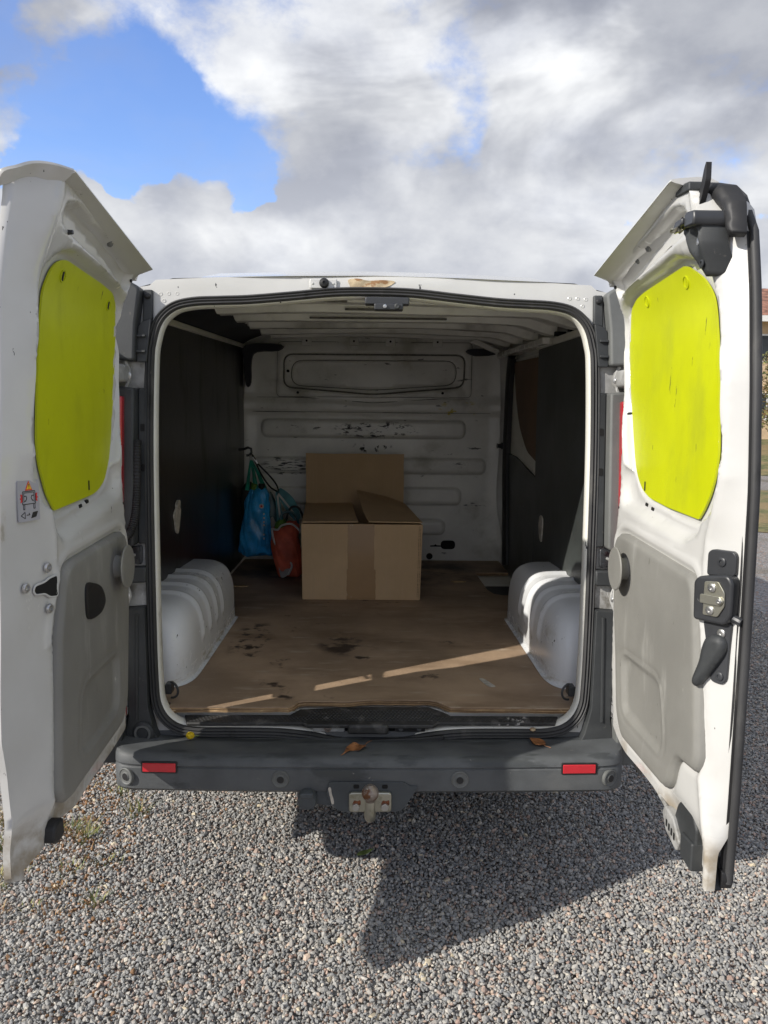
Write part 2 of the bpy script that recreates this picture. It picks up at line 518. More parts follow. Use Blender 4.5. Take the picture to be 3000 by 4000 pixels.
def sheet(name, poly, hf, MAP, mat, parent=None, res=.02, holes=(), feats=(), thick=None, sharp=50, lines=()):
    """a pressed sheet: outline poly, height function hf(pts), MAP(a,b,h)->xyz; feats: polylines whose offsets get extra vertices"""
    bd = resample(poly, res)
    vs = [tuple(p) for p in bd]
    nb = len(vs)
    ed = [(i, (i + 1) % nb) for i in range(nb)]
    for hl in holes:
        hb = resample(hl, res)
        k = len(vs)
        vs += [tuple(p) for p in hb]
        ed += [(k + i, k + (i + 1) % len(hb)) for i in range(len(hb))]
    A = np.array([p[:2] for p in poly])
    x0, y0 = A.min(0)
    x1, y1 = A.max(0)
    gx = np.arange(x0 + res * .5, x1, res)
    gy = np.arange(y0 + res * .5, y1, res)
    G = np.stack(np.meshgrid(gx, gy), -1).reshape(-1, 2)
    G[:, 0] += (np.arange(len(G)) // len(gx) % 2) * res * .37
    extra = []
    for f, offs in feats:
        fp = resample(f, res * .8)
        fa = np.array(fp)
        tn = np.roll(fa, -1, 0) - np.roll(fa, 1, 0)
        tn /= np.maximum(np.linalg.norm(tn, axis=1), 1e-9)[:, None]
        ar = np.sum(fa[:, 0] * np.roll(fa[:, 1], -1) - np.roll(fa[:, 0], -1) * fa[:, 1])
        nn = np.stack([tn[:, 1], -tn[:, 0]], 1) * (1 if ar > 0 else -1)      # outward
        for o_ in offs:
            extra.append(fa + nn * o_)
    if extra:
        E_ = np.concatenate(extra)
        keep = np.ones(len(G), bool)
        for f, offs in feats:
            dd = np.abs(sdf(f, G))
            keep &= ~(dd < max(abs(o_) for o_ in offs) + res * .35)
        G = np.concatenate([G[keep], E_])
    for ln in lines:
        ln = np.asarray(ln, float)
        dd = np.min(np.linalg.norm(G[:, None, :] - ln[None, ::2, :], axis=2), axis=1)
        G = np.concatenate([G[dd > res * .45], ln])
    d = sdf(poly, G)
    ok = d < -res * .3
    for hl in holes:
        ok &= sdf(hl, G) > res * .3
    vs += [tuple(p) for p in G[ok]]
    co, _, fs, *_r = delaunay_2d_cdt([Vector(v) for v in vs], ed, [], 1, 1e-5)
    pts = np.array([tuple(c) for c in co])
    if holes:
        cen = np.array([pts[list(f)].mean(0) for f in fs])
        kp = np.ones(len(cen), bool)
        for hl in holes:
            kp &= sdf(hl, cen) > 0
        fs = [f for f, k_ in zip(fs, kp) if k_]
    h = hf(pts)
    V = [MAP(a, b, c) for (a, b), c in zip(pts, h)]
    F = [tuple(f) for f in fs]
    if thick:
        cnt = {}
        for f in F:
            for i in range(len(f)):
                e = (f[i], f[(i + 1) % len(f)])
                k = (min(e), max(e))
                cnt.setdefault(k, []).append(e)
        mp = {}
        for k, es in cnt.items():
            if len(es) == 1:
                a, b = es[0]
                for q in (a, b):
                    if q not in mp:
                        mp[q] = len(V)
                        V.append(MAP(pts[q][0], pts[q][1], thick(pts[q], h[q]) if callable(thick) else h[q] - thick))
                F.append((b, a, mp[a], mp[b]))
    return mesh(name, V, F, mat, parent, sharp)


def prism(name, poly, MAP, h0, h1, mat, parent=None, bev=0., seg=2, sharp=35):
    n = len(poly)
    V = [MAP(p[0], p[1], h0) for p in poly] + [MAP(p[0], p[1], h1) for p in poly]
    F = [tuple(range(n))[::-1], tuple(range(n, 2 * n))] + [(i, (i + 1) % n, n + (i + 1) % n, n + i) for i in range(n)]
    o = mesh(name, V, F, mat, parent, sharp)
    if bev:
        bevel(o, bev, seg)
    return o


def sweep(name, path, prof, MAP, mat, parent=None, closed=True, sharp=50):
    """prof: (n, h) pairs; n along the left normal of the path"""
    P = np.array(path, float)
    m = len(P)
    if closed:
        tn = np.roll(P, -1, 0) - np.roll(P, 1, 0)
    else:
        tn = np.gradient(P, axis=0)
    tn /= np.maximum(np.linalg.norm(tn, axis=1), 1e-9)[:, None]
    nn = np.stack([-tn[:, 1], tn[:, 0]], 1)
    k = len(prof)
    V, F = [], []
    for i in range(m):
        for a, h in prof:
            q = P[i] + nn[i] * a
            V.append(MAP(q[0], q[1], h))
    for i in range(m if closed else m - 1):
        j = (i + 1) % m
        for q in range(k - 1):
            F.append((i * k + q, j * k + q, j * k + q + 1, i * k + q + 1))
    return mesh(name, V, F, mat, parent, sharp)


def tube(name, pts, r, mat, parent=None, seg=10, closed=False, caps=True, rfun=None):
    P = [Vector(p) for p in pts]
    n = len(P)
    V, F = [], []
    up = Vector((0, 0, 1))
    prev = None
    for i in range(n):
        if closed:
            t = P[(i + 1) % n] - P[i - 1]
        else:
            t = P[min(i + 1, n - 1)] - P[max(i - 1, 0)]
        t.normalize()
        if prev is None:
            a = t.cross(up)
            if a.length < .05:
                a = t.cross(Vector((1, 0, 0)))
        else:
            a = prev - t * prev.dot(t)
        a.normalize()
        prev = a
        b = t.cross(a)
        rr = rfun(i / (n - 1)) if rfun else r
        for j in range(seg):
            w = 2 * math.pi * j / seg
            V.append(P[i] + (a * math.cos(w) + b * math.sin(w)) * rr)
    for i in range(n if closed else n - 1):
        k = (i + 1) % n
        for j in range(seg):
            F.append((i * seg + j, i * seg + (j + 1) % seg, k * seg + (j + 1) % seg, k * seg + j))
    if caps and not closed:
        F.append(tuple(range(seg))[::-1])
        F.append(tuple(range((n - 1) * seg, n * seg)))
    return mesh(name, V, F, mat, parent)


def lathe(name, prof, origin, axis, mat, parent=None, seg=24, sharp=40):
    """prof: (radius, along axis)"""
    ax = Vector(axis).normalized()
    a = ax.cross(Vector((0, 0, 1)))
    if a.length < .1:
        a = Vector((1, 0, 0))
    a.normalize()
    b = ax.cross(a)
    O = Vector(origin)
    V, F = [], []
    k = len(prof)
    for j in range(seg):
        w = 2 * math.pi * j / seg
        for r, h in prof:
            V.append(O + ax * h + (a * math.cos(w) + b * math.sin(w)) * r)
    for j in range(seg):
        q = (j + 1) % seg
        for i in range(k - 1):
            F.append((j * k + i, q * k + i, q * k + i + 1, j * k + i + 1))
    F.append(tuple(j * k + k - 1 for j in range(seg)))
    F.append(tuple(j * k for j in range(seg))[::-1])
    return mesh(name, V, F, mat, parent, sharp)


def box(name, lo, hi, mat, parent=None, bev=0.):
    x0, y0, z0 = lo
    x1, y1, z1 = hi
    V = [(x0, y0, z0), (x1, y0, z0), (x1, y1, z0), (x0, y1, z0), (x0, y0, z1), (x1, y0, z1), (x1, y1, z1), (x0, y1, z1)]
    F = [(0, 3, 2, 1), (4, 5, 6, 7), (0, 1, 5, 4), (1, 2, 6, 5), (2, 3, 7, 6), (3, 0, 4, 7)]
    o = mesh(name, V, F, mat, parent)
    if bev:
        bevel(o, bev)
    return o


def rrect(x0, x1, y0, y1, r, seg=5):
    return fillet([(x0, y0), (x1, y0), (x1, y1), (x0, y1)], r, seg)


def circ(x, y, r, n=20):
    return [(x + r * math.cos(2 * math.pi * i / n), y + r * math.sin(2 * math.pi * i / n)) for i in range(n)]


def tag(o, label, cat=None, group=None, kind=None):
    o['label'] = label
    if cat:
        o['category'] = cat
    if group:
        o['group'] = group
    if kind:
        o['kind'] = kind
    return o


def empty(name, loc):
    o = bpy.data.objects.new(name, None)
    COL.objects.link(o)
    o.location = loc
    o.empty_display_size = .1
    return o


# ================================================================== ground
def gravel_mat():
    m = bpy.data.materials.new('gravel_ground')
    m.use_nodes = True
    t = m.node_tree
    b = t.nodes['Principled BSDF']
    tc = nd(t, 'ShaderNodeTexCoord')
    v = nd(t, 'ShaderNodeTexVoronoi')
    v.inputs['Scale'].default_value = 62
    t.links.new(tc.outputs['Object'], v.inputs['Vector'])
    sp = nd(t, 'ShaderNodeSeparateColor')
    t.links.new(v.outputs['Color'], sp.inputs[0])
    c = mix_n(t, smooth_n(t, sp.outputs[0], .1, .9), (.15, .15, .15), (.36, .35, .335))
    c = mix_n(t, smooth_n(t, sp.outputs[1], .74, .80), c, (.30, .215, .17))
    n = nd(t, 'ShaderNodeTexNoise')
    n.inputs['Scale'].default_value = .6
    n.inputs['Detail'].default_value = 6
    t.links.new(tc.outputs['Object'], n.inputs['Vector'])
    c = mix_n(t, smooth_n(t, n.outputs['Fac'], .52, .72), c, (.17, .15, .115))
    t.links.new(c, b.inputs['Base Color'])
    b.inputs['Roughness'].default_value = .8
    bp = nd(t, 'ShaderNodeBump')
    bp.inputs['Distance'].default_value = .012
    t.links.new(v.outputs['Distance'], bp.inputs['Height'])
    bp.invert = True
    t.links.new(bp.outputs[0], b.inputs['Normal'])
    return m


g = mesh('ground', [(-400, -200, GZ - .006), (400, -200, GZ - .006), (400, 900, GZ - .006), (-400, 900, GZ - .006)], [(0, 1, 2, 3)], gravel_mat())
tag(g, 'grey gravel yard the van stands on', kind='structure')


def stones(outer=False):
    sp = .0110 if outer else .0086
    xs = np.arange(-3.2, 3.3, sp)
    ys = np.arange(1.30, 7.2, sp)
    X, Y = np.meshgrid(xs, ys)
    X = X.ravel() + rng.uniform(-.45, .45, X.size) * sp
    Y = Y.ravel() + rng.uniform(-.45, .45, Y.size) * sp
    half = .525 * Y + .13
    keep = (np.abs(X) < half) & ((Y < 3.35) | ((np.abs(X) > .80) & (Y < 4.4)) | ((X > .53 * Y - .5) & (Y < 7.0)))
    keep &= rng.uniform(0, 1, X.size) < np.where(Y > 4.0, .6, .93)
    if outer:
        keep = (np.abs(X) > half) & (np.abs(X) < half + .65) & (Y < 4.2)
    X, Y = X[keep], Y[keep]
    N = X.size
    ph = (1 + 5 ** .5) / 2
    iv = np.array([(-1, ph, 0), (1, ph, 0), (-1, -ph, 0), (1, -ph, 0), (0, -1, ph), (0, 1, ph), (0, -1, -ph), (0, 1, -ph), (ph, 0, -1), (ph, 0, 1), (-ph, 0, -1), (-ph, 0, 1)], float)
    iv /= np.linalg.norm(iv[0])
    it = np.array([(0, 11, 5), (0, 5, 1), (0, 1, 7), (0, 7, 10), (0, 10, 11), (1, 5, 9), (5, 11, 4), (11, 10, 2), (10, 7, 6), (7, 1, 8), (3, 9, 4), (3, 4, 2), (3, 2, 6), (3, 6, 8), (3, 8, 9), (4, 9, 5), (2, 4, 11), (6, 2, 10), (8, 6, 7), (9, 8, 1)])
    if outer:
        iv = np.array([(1, 0, 0), (-1, 0, 0), (0, 1, 0), (0, -1, 0), (0, 0, 1), (0, 0, -1)], float)
        it = np.array([(0, 2, 4), (2, 1, 4), (1, 3, 4), (3, 0, 4), (2, 0, 5), (1, 2, 5), (3, 1, 5), (0, 3, 5)])
    nv = len(iv)
    size = (1.25 if outer else 1.) * np.clip(rng.lognormal(math.log(.0054), .28, N), .0028, .0120)
    big = rng.uniform(0, 1, N) < .004
    size[big] *= 1.7
    sc = np.stack([size * rng.uniform(.95, 1.35, N), size * rng.uniform(.75, 1.0, N), size * rng.uniform(.5, .8, N)], 1)
    q = rng.normal(size=(N, 4))
    q[:, 1:3] *= .5
    q /= np.linalg.norm(q, axis=1)[:, None]
    w, x, y, z = q.T
    Rm = np.stack([np.stack([1 - 2 * (y * y + z * z), 2 * (x * y - z * w), 2 * (x * z + y * w)], 1),
                   np.stack([2 * (x * y + z * w), 1 - 2 * (x * x + z * z), 2 * (y * z - x * w)], 1),
                   np.stack([2 * (x * z - y * w), 2 * (y * z + x * w), 1 - 2 * (x * x + y * y)], 1)], 1)
    V = iv[None] * (1 + rng.uniform(-.2, .22, (N, nv, 1))) * sc[:, None, :]
    V = np.einsum('nij,nkj->nki', Rm, V)
    Zc = GZ + rng.uniform(-.003, .008, N) + .004 * np.sin(X * 5.1 + 1) * np.cos(Y * 4.3)
    V += np.stack([X, Y, Zc], 1)[:, None, :]
    V = V.reshape(-1, 3)
    T = (it[None] + (np.arange(N) * nv)[:, None, None]).reshape(-1, 3)
    pal = np.array([(.235, .25, .26), (.30, .31, .31), (.165, .178, .188), (.37, .37, .355), (.45, .44, .415), (.28, .27, .255), (.40, .30, .25), (.46, .36, .285), (.32, .205, .16), (.54, .52, .46)])
    pr = np.array([.21, .21, .13, .14, .06, .09, .06, .045, .025, .03])
    c = pal[rng.choice(len(pal), N, p=pr / pr.sum())] * rng.uniform(.8, 1.22, (N, 1)) * np.array([1.19, 1.13, 1.06])
    c = c * .72 + np.array([.30, .29, .275]) * .28 * 1.1
    c[big & (rng.uniform(0, 1, N) < .6)] = (.58, .50, .36)
    # reddish litter between the stones on the weedy side
    weedy = np.exp(-(((X + 1.25) / .36) ** 2)) * (.5 + .5 * np.sin(X * 9 + Y * 4))
    br = rng.uniform(0, 1, N) < weedy * .28
    c[br] = np.array([.24, .13, .06]) * rng.uniform(.6, 1.3, (br.sum(), 1))
    me = bpy.data.meshes.new('gravel')
    me.vertices.add(len(V))
    me.vertices.foreach_set('co', V.astype(np.float32).ravel())
    me.loops.add(T.size)
    me.loops.foreach_set('vertex_index', T.astype(np.int32).ravel())
    me.polygons.add(len(T))
    me.polygons.foreach_set('loop_start', np.arange(0, T.size, 3, dtype=np.int32))
    me.polygons.foreach_set('loop_total', np.full(len(T), 3, np.int32))
    at = me.attributes.new('Col', 'FLOAT_COLOR', 'POINT')
    cc = np.ones((N, nv, 4), np.float32)
    cc[:, :, :3] = np.clip(c, 0, 1)[:, None, :]
    at.data.foreach_set('color', cc.ravel())
    me.update()
    me.validate()
    o = link('gravel', me, pmat('gravel_stone', (.2, .2, .2), .72, attr='Col', bump=.0005, bscale=500), sharp=180)
    o.data.shade_flat()
    return tag(o, 'coarser gravel stones at the sides of the yard' if outer else 'loose grey and pinkish gravel stones covering the yard', kind='stuff')


stones()
stones(True)


def blades(name, tufts, label):
    V, F, C = [], [], []
    for (x, y, r, n, hmin, hmax, pal) in tufts:
        for _ in range(n):
            a = random.uniform(0, 2 * math.pi)
            d = r * random.random() ** .7
            px, py = x + d * math.cos(a), y + d * math.sin(a)
            hh = random.uniform(hmin, hmax)
            lean = random.uniform(.5, 1.6) * hh
            wd = random.uniform(.0012, .0028)
            b = a + random.uniform(-.8, .8)
            cx, cy = math.cos(b), math.sin(b)
            k = len(V)
            for j, t in enumerate((0, .4, .75, 1)):
                w = wd * (1 - t * .9)
                V += [(px + cx * lean * t * t - cy * w, py + cy * lean * t * t + cx * w, hh * t * (1.25 - .25 * t) + GZ + .004),
                      (px + cx * lean * t * t + cy * w, py + cy * lean * t * t - cx * w, hh * t * (1.25 - .25 * t) + GZ + .004)]
            for j in range(3):
                F.append((k + 2 * j, k + 2 * j + 1, k + 2 * j + 3, k + 2 * j + 2))
            c = random.choice(pal)
            f = random.uniform(.75, 1.25)
            C += [(c[0] * f, c[1] * f, c[2] * f, 1)] * 8
    me = bpy.data.meshes.new(name)
    me.from_pydata(V, [], F)
    at = me.attributes.new('Col', 'FLOAT_COLOR', 'POINT')
    at.data.foreach_set('color', np.array(C, np.float32).ravel())
    o = link(name, me, pmat(name + '_blade', (.1, .1, .05), .6, attr='Col'), sharp=180)
    return tag(o, label, kind='stuff')


GREEN = [(.16, .19, .045), (.22, .23, .06), (.11, .15, .04), (.34, .28, .10)]
DRY = [(.28, .15, .06), (.36, .20, .08), (.20, .10, .05), (.40, .28, .12)]
tf = []
for (x, y, s) in [(-.93, 2.93, 1), (-1.07, 2.75, 1), (-1.15, 2.80, .8), (-.90, 2.36, .6), (-1.36, 2.70, 1), (-1.30, 2.95, .9), (-1.42, 2.45, .9), (-1.5, 3.2, 1), (1.35, 2.35, .5), (1.47, 2.52, .5), (-1.28, 2.25, .7), (-1.06, 3.1, .8)]:
    tf.append((x, y, .05 * s, int(46 * s), .02, .065 * s, GREEN))
for i in range(46):
    x = random.gauss(-1.22, .17)
    y = random.uniform(1.75, 3.3)
    if -x < .53 * y - .45:
        x -= .2
    tf.append((x, y, random.uniform(.03, .08), random.randint(14, 34), .006, .028, DRY if random.random() < .75 else GREEN))
for i in range(26):
    tf.append((random.gauss(-1.38, .09), random.uniform(2.3, 3.4), random.uniform(.03, .06), random.randint(20, 40), .015, .05, [(.34, .27, .08), (.26, .25, .07), (.40, .30, .12)]))
blades('weeds', tf, 'dry reddish weeds and small green grass tufts in the gravel at left')

# ================================================================== van
VAN = empty('delivery_van', VAN_O)
tag(VAN, 'white delivery van seen from behind with both rear doors wide open', 'van')


def YR(z):
    return 2.44 + .113 * (z - .58)


def RP(x, z, h):                      # rear face of the body, h towards the viewer
    return (x, YR(z) - h, z)


def mirror(f):
    return lambda a, b, h: (-f(a, b, h)[0], *f(a, b, h)[1:])


half = [(.0, .478), (.11, .482), (.19, .497), (.30, .508), (.45, .510), (.585, .512), (.655, .535), (.697, .590), (.710, .68), (.720, .93), (.731, 1.39), (.730, 1.70), (.722, 1.785), (.700, 1.850), (.655, 1.892), (.59, 1.909), (.50, 1.914), (.41, 1.918), (.27, 1.931), (.13, 1.945)]
opening = half + [(0, 1.948)] + [(-x, z) for x, z in reversed(half[1:])]
OPN = [tuple(p) for p in spline(opening, 5)]
sweep('opening_seal', OPN, [(-.016, -.002), (-.016, .012), (-.011, .020), (-.006, .015), (-.002, .021), (.003, .016), (.008, .021), (.013, .014), (.014, -.004)], RP, 'sealgrey', VAN, sharp=25)
sweep('door_jamb', OPN, [(.010, -.004), (.013, .004), (.017, .003), (.020, -.006), (.021, -.020), (.020, -.034), (.0, -.050)], RP, 'jamb', VAN, sharp=60)
# body rear frame: a flat ring round the opening, with the raised header above
ring_out = [(-.90, .42), (.90, .42), (.915, 1.2), (.885, 1.80), (.84, 1.945), (.735, 1.962), (.715, 1.980), (.40, 1.997), (0, 2.004), (-.40, 1.997), (-.715, 1.980), (-.735, 1.962), (-.84, 1.945), (-.885, 1.80), (-.915, 1.2)]
hole = [tuple(p) for p in OPN[::2]]


def ring_h(p):
    h = .004 * np.sin(p[:, 0] * 9 + .6) * sst(p[:, 1], 1.93, 1.97)
    return h - .006 * sst(p[:, 1], 1.985, 2.004)


sheet('rear_frame', ring_out, ring_h, RP, 'paint', VAN, res=.022, holes=[hole], sharp=80)

# roof, sides and nose of the body
YF = 7.25


def prof(y):
    """outer cross-section (x,z) going up the right flank and over to the centre, at distance y"""
    f = sst(y, 2.55, 3.4)
    k = sst(y, 6.1, 7.25)
    top = 1.998 + .16 * f - .02 * sst(y, 5, 6) - .95 * k
    w = .915 + .03 * f - .12 * k
    return [(w - .01, .36), (w, .55), (w + .012, 1.05), (w - .015, 1.45 - .45 * k), (w - .035 + .015 * f, 1.80 - .78 * k), (w - .085 + .03 * f, 1.94 + .10 * f - .93 * k), (.66, top - .012), (.3, top), (0, top + .005)]


Vb, Fb = [], []
ysec = [2.500, 2.56, 2.7, 3.0, 3.4, 4, 4.7, 5.4, 5.8, 6.1, 6.35, 6.6, 6.85, 7.05, 7.18, 7.25]
for y in ysec:
    pr_ = prof(y)
    full = pr_ + [(-x, z) for x, z in reversed(pr_[:-1])]
    lean = .0
    for x, z in full:
        yy = y - .06 * (1 - sst(y, 2.5, 3.4)) + .113 * (z - .58) * (1 - sst(y, 2.6, 3.4))
        Vb.append((x, yy, z))
kk = 17
for i in range(len(ysec) - 1):
    for j in range(kk - 1):
        Fb.append((i * kk + j, i * kk + j + 1, (i + 1) * kk + j + 1, (i + 1) * kk + j))
Fb.append(tuple((len(ysec) - 1) * kk + j for j in range(kk)))
mesh('body_shell', Vb, Fb, 'paint', VAN, sharp=40)
prism('underbody', [(-.80, 2.75), (.80, 2.75), (.80, 6.9), (-.80, 6.9)], lambda a, b, h: (a, b, h), .30, .52, 'rubber', VAN)
for sx in (-1, 1):
    for yy in (3.46, 6.25):
        w = lathe('wheel', [(.16, 0), (.20, -.02), (.305, -.02), (.325, .01), (.328, .10), (.325, .19), (.30, .215), (.2, .21)], (sx * .66, yy, GZ + .328), (sx, 0, 0), 'rubber', VAN, 28)
        lathe('rim', [(.03, .19), (.06, .2), (.19, .175), (.2, .214), (.205, .19)], (sx * .66, yy, GZ + .328), (sx, 0, 0), 'steel', w, 24)
# windscreen and side windows of the cab
prism('windscreen', fillet([(-.72, 6.30), (.72, 6.30), (.64, 6.02), (-.64, 6.02)], .06), lambda a, b, h: (a, b + .25, 2.36 - (b - 6.02) * 1.6 + h), .0, .01, 'glass', VAN)

# -------- rear pillars with trims, lamps and hinges, both sides
for sx in (1, -1):
    MP = RP if sx > 0 else mirror(RP)
    light = 'plastic_light' if sx > 0 else 'plastic'  # sunlit tone of the right trims and shaded tone of the left, as colour
    o = prism('upper_pillar_trim', fillet([(.752, 1.945), (.785, 1.968), (.875, 1.94), (.885, 1.722), (.768, 1.713), (.765, 1.83)], .012), MP, -.01, .055, light, VAN, .010, 3)
    prism('trim_flange', [(.722, 1.946), (.751, 1.946), (.754, 1.842), (.722, 1.850)], MP, -.01, .016, 'plastic', o, .004)
    lathe('trim_rivet', [(.010, 0), (.010, .004), (.006, .009), (.0, .010)], MP(.737, 1.925, .016), (0, -1, 0), 'rubber', o, 14)
    prism('pillar_block', fillet([(.722, 1.85), (.752, 1.841), (.763, 1.824), (.767, 1.788), (.767, 1.712), (.736, 1.712)], .004), MP, -.01, .030, 'plastic', o, .005)
    for zz in (1.795, 1.745):
        prism('clip_rib', [(.737, zz - .004), (.769, zz - .004), (.769, zz + .004), (.737, zz + .004)], MP, .03, .04, 'plastic', o, .002)
    hp = prism('hinge_plate', [(.737, 1.714), (.885, 1.714), (.885, 1.627), (.737, 1.627)], MP, -.01, .006, 'dirtymetal', VAN, .002)
    tube('hinge_arm', [MP(*q, .03) for q in [(.803, 1.712), (.792, 1.685), (.788, 1.668), (.795, 1.645), (.802, 1.627)]], .006, 'dirtymetal', hp, 8)
    prism('hinge_knuckle', fillet([(.79, 1.700), (.86, 1.70), (.86, 1.64), (.79, 1.645)], .012), MP, .0, .215, 'dirtymetal', hp, .006)
    lathe('hinge_bolt', [(.013, 0), (.013, .006), (.009, .008), (.009, .014), (0, .015)], MP(.795, 1.667, .03), (0, -1, 0), 'steel', hp, 12)
    lt = prism('lamp_pillar_trim', [(.767, 1.627), (.885, 1.637), (.885, 1.108), (.800, 1.108), (.764, 1.124)], MP, -.01, .060, light, VAN, .008, 3)
    prism('trim_flange', [(.737, 1.627), (.766, 1.628), (.763, 1.124), (.733, 1.124)], MP, -.01, .018, 'plastic', lt, .004)
    for zz in (1.50, 1.37):
        prism('clip_slot', rrect(.742, .757, zz - .012, zz + .012, .004), MP, .018, .0195, 'dark', lt)
    prism('added_sun_baffle', fillet([(.862, 1.78), (.945, 1.70), (.955, .50), (.862, .50)], .02), MP, -.03, .172, 'paint', VAN, .03, 3)  # added bulge hidden behind the open door, narrows the sun strip on the floor
    prism('tail_lamp', fillet([(.797, 1.60), (.86, 1.60), (.86, 1.07), (.795, 1.07)], .008), MP, -.01, .085, 'lampred', VAN, .012, 3)
    cp = prism('check_strap_plate', [(.735, 1.126), (.80, 1.116), (.80, 1.050), (.735, 1.050)], MP, -.01, .004, 'dirtymetal', VAN, .002)
    prism('check_bracket', fillet([(.750, 1.120), (.795, 1.112), (.795, 1.058), (.750, 1.056)], .01), MP, .004, .016, 'blackmetal', cp, .004)
    for zz in (1.108, 1.066):
        lathe('check_bolt', [(.008, 0), (.008, .006), (0, .007)], MP(.764, zz, .016), (0, -1, 0), 'blackmetal', cp, 12)
    tube('check_strap', [MP(.775, 1.087, .015), MP(.779, 1.087, .06), MP(.776, 1.088, .11), MP(.765, 1.09, .155)], .005, 'dirtymetal', cp, 8)
    tube('strap_pin', [MP(.777, 1.066, .05), MP(.778, 1.108, .05)], .004, 'steel', cp, 8)
    prism('pillar_band', [(.733, 1.050), (.885, 1.050), (.885, .995), (.733, 1.000)], MP, -.01, .032, 'plastic', VAN, .006)
    hl = prism('hinge_plate', [(.733, 1.000), (.885, .995), (.885, .911), (.733, .922)], MP, -.01, .006, 'dirtymetal', VAN, .002)
    tube('hinge_arm', [MP(*q, .03) for q in [(.795, .993), (.786, .970), (.784, .957), (.792, .935), (.800, .915)]], .006, 'dirtymetal', hl, 8)
    prism('hinge_knuckle', fillet([(.79, .985), (.86, .985), (.86, .925), (.79, .93)], .012), MP, .0, .205, 'dirtymetal', hl, .006)
    lathe('hinge_bolt', [(.012, 0), (.012, .006), (.008, .008), (.008, .012), (0, .013)], MP(.793, .957, .03), (0, -1, 0), 'steel', hl, 12)
    lo = prism('lower_pillar_trim', fillet([(.735, .921), (.885, .911), (.885, .768), (.793, .768), (.784, .57), (.80, .46), (.665, .455), (.70, .52), (.722, .60)], .006), MP, -.01, .040, 'plastic', VAN, .012, 3)
    tube('trim_rib', [MP(*q, .041) for q in [(.757, .90), (.757, .80), (.756, .70), (.756, .56)]], .005, 'plastic', lo, 6)
    prism('reverse_lamp', fillet([(.794, .762), (.86, .765), (.86, .573), (.786, .575)], .006), MP, -.01, .085, 'clear', VAN, .012, 3)
    if sx < 0:
        prism('fog_lamp_lens', fillet([(.787, .665), (.86, .665), (.86, .578), (.784, .580)], .006), MP, .05, .088, 'lampred', VAN, .008, 3)
    prism('corner_trim', fillet([(.788, .571), (.86, .57), (.86, .44), (.795, .44)], .006), MP, -.01, .085, light, VAN, .012, 3)
# reversing camera plug and old sealant on the header
cpl = prism('camera_plate', rrect(-.212, -.122, 1.958, 1.990, .005), RP, .0, .006, 'paint', VAN, .003)
lathe('camera_plug', [(.016, 0), (.016, .008), (.012, .014), (.005, .016), (.004, .012), (0, .012)], RP(-.164, 1.975, .006), (0, -1, .05), 'rubber', cpl, 20)
for xx in (-.202, -.134):
    lathe('plate_rivet', [(.004, 0), (.003, .002), (0, .003)], RP(xx, 1.974, .006), (0, -1, 0), 'paint', cpl, 10)
RP2 = lambda a, b, h: RP(a, b - .008, h)
sp_ = [(-.075, 1.970), (-.045, 1.964), (-.03, 1.97), (.0, 1.968), (.04, 1.974), (.062, 1.984), (.066, 1.993), (.03, 1.996), (-.02, 1.994), (-.055, 2.000), (-.085, 1.996), (-.082, 1.982)]
sheet('sealant_patch', [tuple(p) for p in spline(sp_, 3)], lambda p: .006 + .002 * np.sin(p[:, 0] * 90) * np.cos(p[:, 1] * 120), RP2, 'sealant', VAN, res=.006, thick=.006)
for sx in (1, -1):
    for q in ((.645, 1.936), (.672, 1.936), (.699, 1.934), (.688, 1.912)):
        lathe('spot_weld', [(.007, 0), (.0055, .0012), (.003, .0005), (0, .0005)], RP(sx * q[0], q[1], .0005), (0, -1, 0), 'paint', VAN, 12)

# -------- rear bumper


def bumper():
    prof_ = [(2.50, .372), (2.31, .376), (2.262, .384), (2.248, .396), (2.246, .420), (2.247, .462), (2.251, .4655), (2.251, .4685), (2.246, .472), (2.250, .487), (2.262, .497), (2.280, .500), (2.33, .4985), (2.40, .494), (2.425, .494), (2.43, .512), (2.50, .515)]
    xs = np.concatenate([np.linspace(-.80, -.70, 14), np.linspace(-.68, .68, 60), np.linspace(.70, .80, 14)])
    V, F = [], []
    k = len(prof_)
    for x in xs:
        e = max(0, (abs(x) - .715) / .085)
        dy = .05 * (1 - math.sqrt(max(0, 1 - min(e, 1) ** 2.2))) if e > 0 else 0
        bow = .016 * (x / .8) ** 2
        dz = .012 * sst(abs(x), .60, .78)
        for (y, z) in prof_:
            zz = z + (dz * sst(z, .46, .50) if z < .51 else 0)
            V.append((x, y + (dy + bow) * (1 - sst(y, 2.36, 2.46)), zz))
    m = len(xs)
    for i in range(m - 1):
        for j in range(k - 1):
            F.append((i * k + j, (i + 1) * k + j, (i + 1) * k + j + 1, i * k + j + 1))
    # ends wrap forward round the corners of the body
    for s, base in ((-1, 0), (1, (m - 1) * k)):
        prev = [base + j for j in range(k)]
        for st, (ax, ay) in enumerate(((.815, .06), (.83, .16), (.86, .30), (.90, .42), (.925, .60))):
            cur = []
            for j, (y, z) in enumerate(prof_):
                cur.append(len(V))
                t = min(1, (2.5 - y) / .25)
                V.append((s * (ax + (0 if z > .40 else -.012)), min(2.25 + ay + .05 + (1 - t) * .12, 3.0), z + (.012 if .46 < z < .51 else 0)))
            for j in range(k - 1):
                F.append((prev[j], cur[j], cur[j + 1], prev[j + 1]))
            prev = cur
    return mesh('rear_bumper', V, F, 'bumper', VAN, sharp=40)


BMP = bumper()


def BF(x, z, h):
    e = max(0, (abs(x) - .715) / .085)
    dy = .05 * (1 - math.sqrt(max(0, 1 - min(e, 1) ** 2.2))) + .016 * (x / .8) ** 2
    return (x, 2.246 + dy - h, z)


